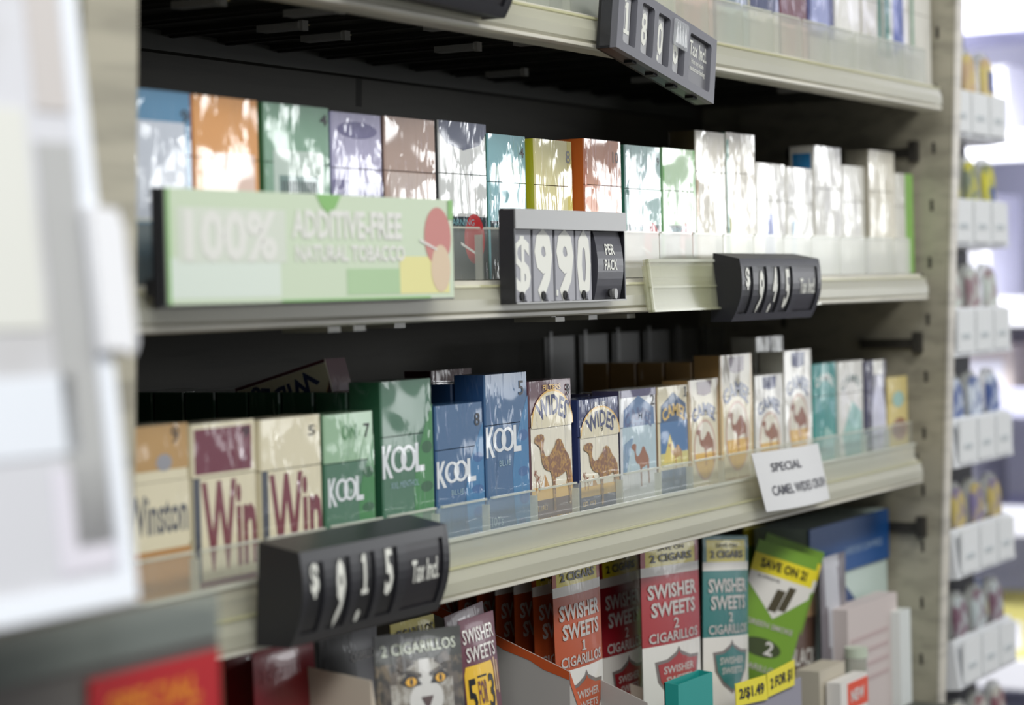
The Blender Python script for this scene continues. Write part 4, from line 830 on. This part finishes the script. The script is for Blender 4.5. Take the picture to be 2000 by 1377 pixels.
for k, z in enumerate(TZ):
    t = MB(); t.box(-.008, .164, -.012, .015, z, z+.003, WHP); t.prism([(-.012, z), (-.030, z+.002), (-.024, z+.046), (-.022, z+.046), (-.027, z+.004), (-.012, z+.003)], WHP, -.008, .164, 'x')
    for j in range(3): t.box(.000+.054*j, .046+.054*j, -.0325, -.0300, z+.006, z+.044, WLB); t.box(.010+.054*j, .032+.054*j, -.0332, -.0325, z+.018, z+.023, mat('ticket_print', (196, 202, 204), 'paper'))
    for xx in (-.0092, .164): t.prism([(-.012, z), (-.030, z+.002), (-.024, z+.046), (.0155, z+.046), (.0155, z)], WHP, xx, xx+.0012, 'x')
    tt = t.build('tray', rack)
    for j in range(3):
        g = MB(); c1 = cols[k][0] if j != 1 else cols[k][1]; c2 = cols[k][1] if j != 1 else cols[k][0]
        A = [(.002, 0), (.046, 0), (.046, .058)]+[(.024+.022*math.cos(math.pi*i/14), .060+.024*math.sin(math.pi*i/14)) for i in range(15)]+[(.002, .058)]
        g.prism(A, mat('blister_clear', (226, 228, 222), 'clear', alpha=.55), 0, .006, 'y')
        I = [(.008, .004), (.040, .004), (.040, .056)]+[(.024+.016*math.cos(math.pi*i/12), .060+.018*math.sin(math.pi*i/12)) for i in range(13)]+[(.008, .056)]
        g.prism(I, mat('card_%d_%d' % (k, j), c1, 'paper', col2=c2, scale=70), -.004, -.0004, 'y')
        if k == 1 and j == 2: g.box(.024, .036, -.0046, -.004, .04, .056, mat('patch_blue', (60, 84, 150), 'paper'))
        if k == 0 and j == 2: g.box(.026, .040, -.0046, -.004, .046, .066, mat('patch_blue', (60, 84, 150), 'paper'))
        o = g.build('blister_card', None, (.765+.003+.054*j, -.0195, z+.0035), (math.radians(-2), 0, 0)); tag(o, '%s blister card on the %s tier of the rack' % (ps[j], nm[k]), 'blister card', gname)

# far display wall, pale and bright
WL = mat('far_white', (236, 236, 242), 'paper'); WL2 = mat('far_lavender', (206, 206, 232), 'paper'); WG = mat('far_grey', (176, 176, 180), 'paper')
far = tag(empty('wall_display', (1.95, 0, 0)), 'pale white display shelving far behind the rack', 'display shelving')
b = MB(); b.box(.30, .33, -.6, 1.6, -.9, .9, WL); b.box(0, .30, -.6, -.58, -.9, .9, WL); b.build('display_back', far)
for k, z in enumerate((.52, .335, .10, -.03, -.20, -.42, -.60)):
    b = MB(); b.box(0, .30, -.58, 1.6, z, z+.018, WL if k % 2 else WL2); b.box(-.012, 0, -.58, 1.6, z-.012, z+.030, WL2 if k % 3 == 0 else WL); b.build('display_shelf', far)
bc = [(WG, .60), (mat('far_teal', (110, 150, 176), 'paper'), .22), (WL, .36), (mat('far_beige', (216, 204, 196), 'paper'), -.01), (mat('far_yellow', (226, 216, 130), 'paper'), -.40), (mat('far_coral', (206, 130, 110), 'paper'), -.02), (mat('far_lilac', (170, 170, 226), 'paper'), -.40)]
spots = [(.30, .355, .11, WL, 'white box on the far display, upper'), (.44, .12, .12, mat('far_teal', (110, 150, 176), 'paper'), 'teal blue box on the far display'), (.33, .12, .16, WL, 'white box beside the teal box on the far display'),
         (.30, -.01, .07, mat('far_beige', (216, 204, 196), 'paper'), 'beige box on the far display'), (.42, -.01, .08, mat('far_coral', (206, 130, 110), 'paper'), 'coral box on the far display'), (.36, -.18, .07, mat('far_greybox', (150, 150, 156), 'paper'), 'grey box with round white knob on the far display'),
         (.28, -.40, .08, mat('far_yellow', (226, 222, 190), 'paper'), 'pale yellow box on the far display'), (.40, -.40, .09, mat('far_sky', (170, 196, 226), 'paper'), 'sky blue box on the far display'), (.33, -.58, .10, mat('far_greybox', (150, 150, 156), 'paper'), 'grey box on the lowest far shelf')]
for y, z, h, m, lab in spots:
    b = MB(); b.box(0, .16, 0, .085, 0, h, m); b.box(-.002, 0, .012, .072, h*.2, h*.7, WL if m is not WL else WG); b.prism(circle(.08, .0425, .02, .02, 12), m, h, h+.006, 'z')
    tag(b.build('display_product', None, (2.0, y, z+(0.0 if z > .9 else .0))), lab, 'box', 'boxes on the far display')

# ------------------------------------------------------------------ near left: sign holder and counter box
AC = mat('acrylic_frame', (240, 244, 250), 'plastic', rough=.25); PANEL = mat('printed_panel', (208, 208, 212), 'paper', col2=(186, 184, 182), scale=9)
CY = -.215; FXR, FZB = at(262, 1172, CY)
TILT = math.radians(-5.5)
root = tag(empty('sign_holder', (FXR, CY, FZB), (TILT, 0, 0)), 'tall white-rimmed acrylic sign holder leaning close on the left', 'sign holder')
b = MB(); HH = .33; WD = .24; fw = .0062
def fr(mb, x0, x1, z0, z1, m): mb.box(x0, x1, -.002, .003, z0, z1, m)
fr(b, -fw, 0, 0, HH, AC); fr(b, -WD, -fw, 0, .008, AC); fr(b, -WD, -WD+fw, .008, HH, AC); fr(b, -WD, -fw, HH-fw, HH, AC); b.build('frame', root)
b = MB(); b.box(-WD+fw, -fw, -.0005, .0008, .008, HH-fw, PANEL)
for (x0, x1, z0, z1, c) in ((-.20, -.040, .20, .30, (198, 196, 212)), (-.026, -.008, .02, .15, (176, 176, 174)), (-.034, -.008, .012, .045, (222, 218, 226)), (-.09, -.02, .05, .075, (226, 230, 236)), (-.08, -.030, .09, .16, (216, 216, 208)), (-.024, -.008, .16, .25, (196, 190, 186))):
    b.box(x0, x1, -.0012, -.0005, z0, z1, mat('panel_print_%d%d' % c[:2], c, 'paper'))
b.build('printed_panel', root)
b = MB(); b.prism([(.0, .082), (.0055, .080), (.008, .084), (.0075, .122), (.005, .128), (-.008, .129), (-.008, .082)], mat('clip_milky', (232, 232, 234), 'plastic'), -.006, -.0022, 'y'); b.build('clip_tab', root)
# box with the red label
BY = -.185; bx1, bz1 = at(424, 1186, BY)
GB = mat('grey_counter_box', (98, 94, 90), 'plastic', rough=.5)
root = tag(empty('counter_box', (bx1, BY, -.32)), 'dark grey counter box with red label at lower left', 'counter box')
H_ = bz1+.32
b = MB(); b.prism([(-.30, 0), (0, 0), (0, H_-.003), (-.001, H_-.001), (-.003, H_), (-.30, H_)], GB, 0, .045, 'y'); b.build('box_body', root)
b = MB(); b.box(-.30, -.002, -.0022, -.0004, H_-.010, H_+.006, mat('lip_grey_green', (170, 178, 172), 'clear', alpha=.5)); b.build('clear_lip', root)
lx0 = at(168, 1322, BY)[0]-bx1; lz = at(420, 1262, BY)[1]+.32
b = MB(); b.box(lx0, -.0012, -.0014, -.0002, lz-.060, lz-.001, mat('label_red', (176, 26, 34), 'paper', rough=.4))
for st, dz, hh in (('SPECIAL', .016, .008), ('VALUE', .027, .008)):
    gw = glyphs(st, .03)[2]; b.text(st, mat('label_orange', (216, 130, 34), 'paper'), lambda x, y: (lx0*.88+x/gw*(-lx0*.70), -.0017, lz-dz+y*hh), .03)
b.build('label', root)['label'] = 'red label with orange lettering'

# ------------------------------------------------------------------ room
FLOORM = mat('floor_tile', (150, 146, 140), 'paper', rough=.4, col2=(130, 126, 120), scale=3)
def struct(name, x0, x1, y0, y1, z0, z1, m):
    b = MB(); b.box(x0, x1, y0, y1, z0, z1, m); return tag(b.build(name), kind='structure')
struct('floor', -2.5, 5, -3.5, 2.2, -1.32, -1.30, FLOORM)
struct('wall_back', -2.5, 5, 1.9, 1.95, -1.3, 1.9, mat('wall_paint', (196, 194, 188), 'paper'))
struct('wall_right', 3.6, 3.65, -3.5, 1.9, -1.3, 1.9, mat('wall_white', (214, 214, 220), 'paper'))
# counter carrying the near things and the unit's base
b = MB(); b.box(-1.1, -.45, -.26, -.10, -.98+.64, -.32, mat('counter_top', (120, 118, 112), 'plastic')); b.box(-1.08, -.47, -.24, -.12, -1.30, -.34, mat('counter_body', (86, 82, 78), 'painted')); tag(b.build('counter'), 'narrow counter below the near sign holder', 'counter')
leaning_box(-.40, .70, .0, .22, -1.30, -.46, BACKP, 'base')
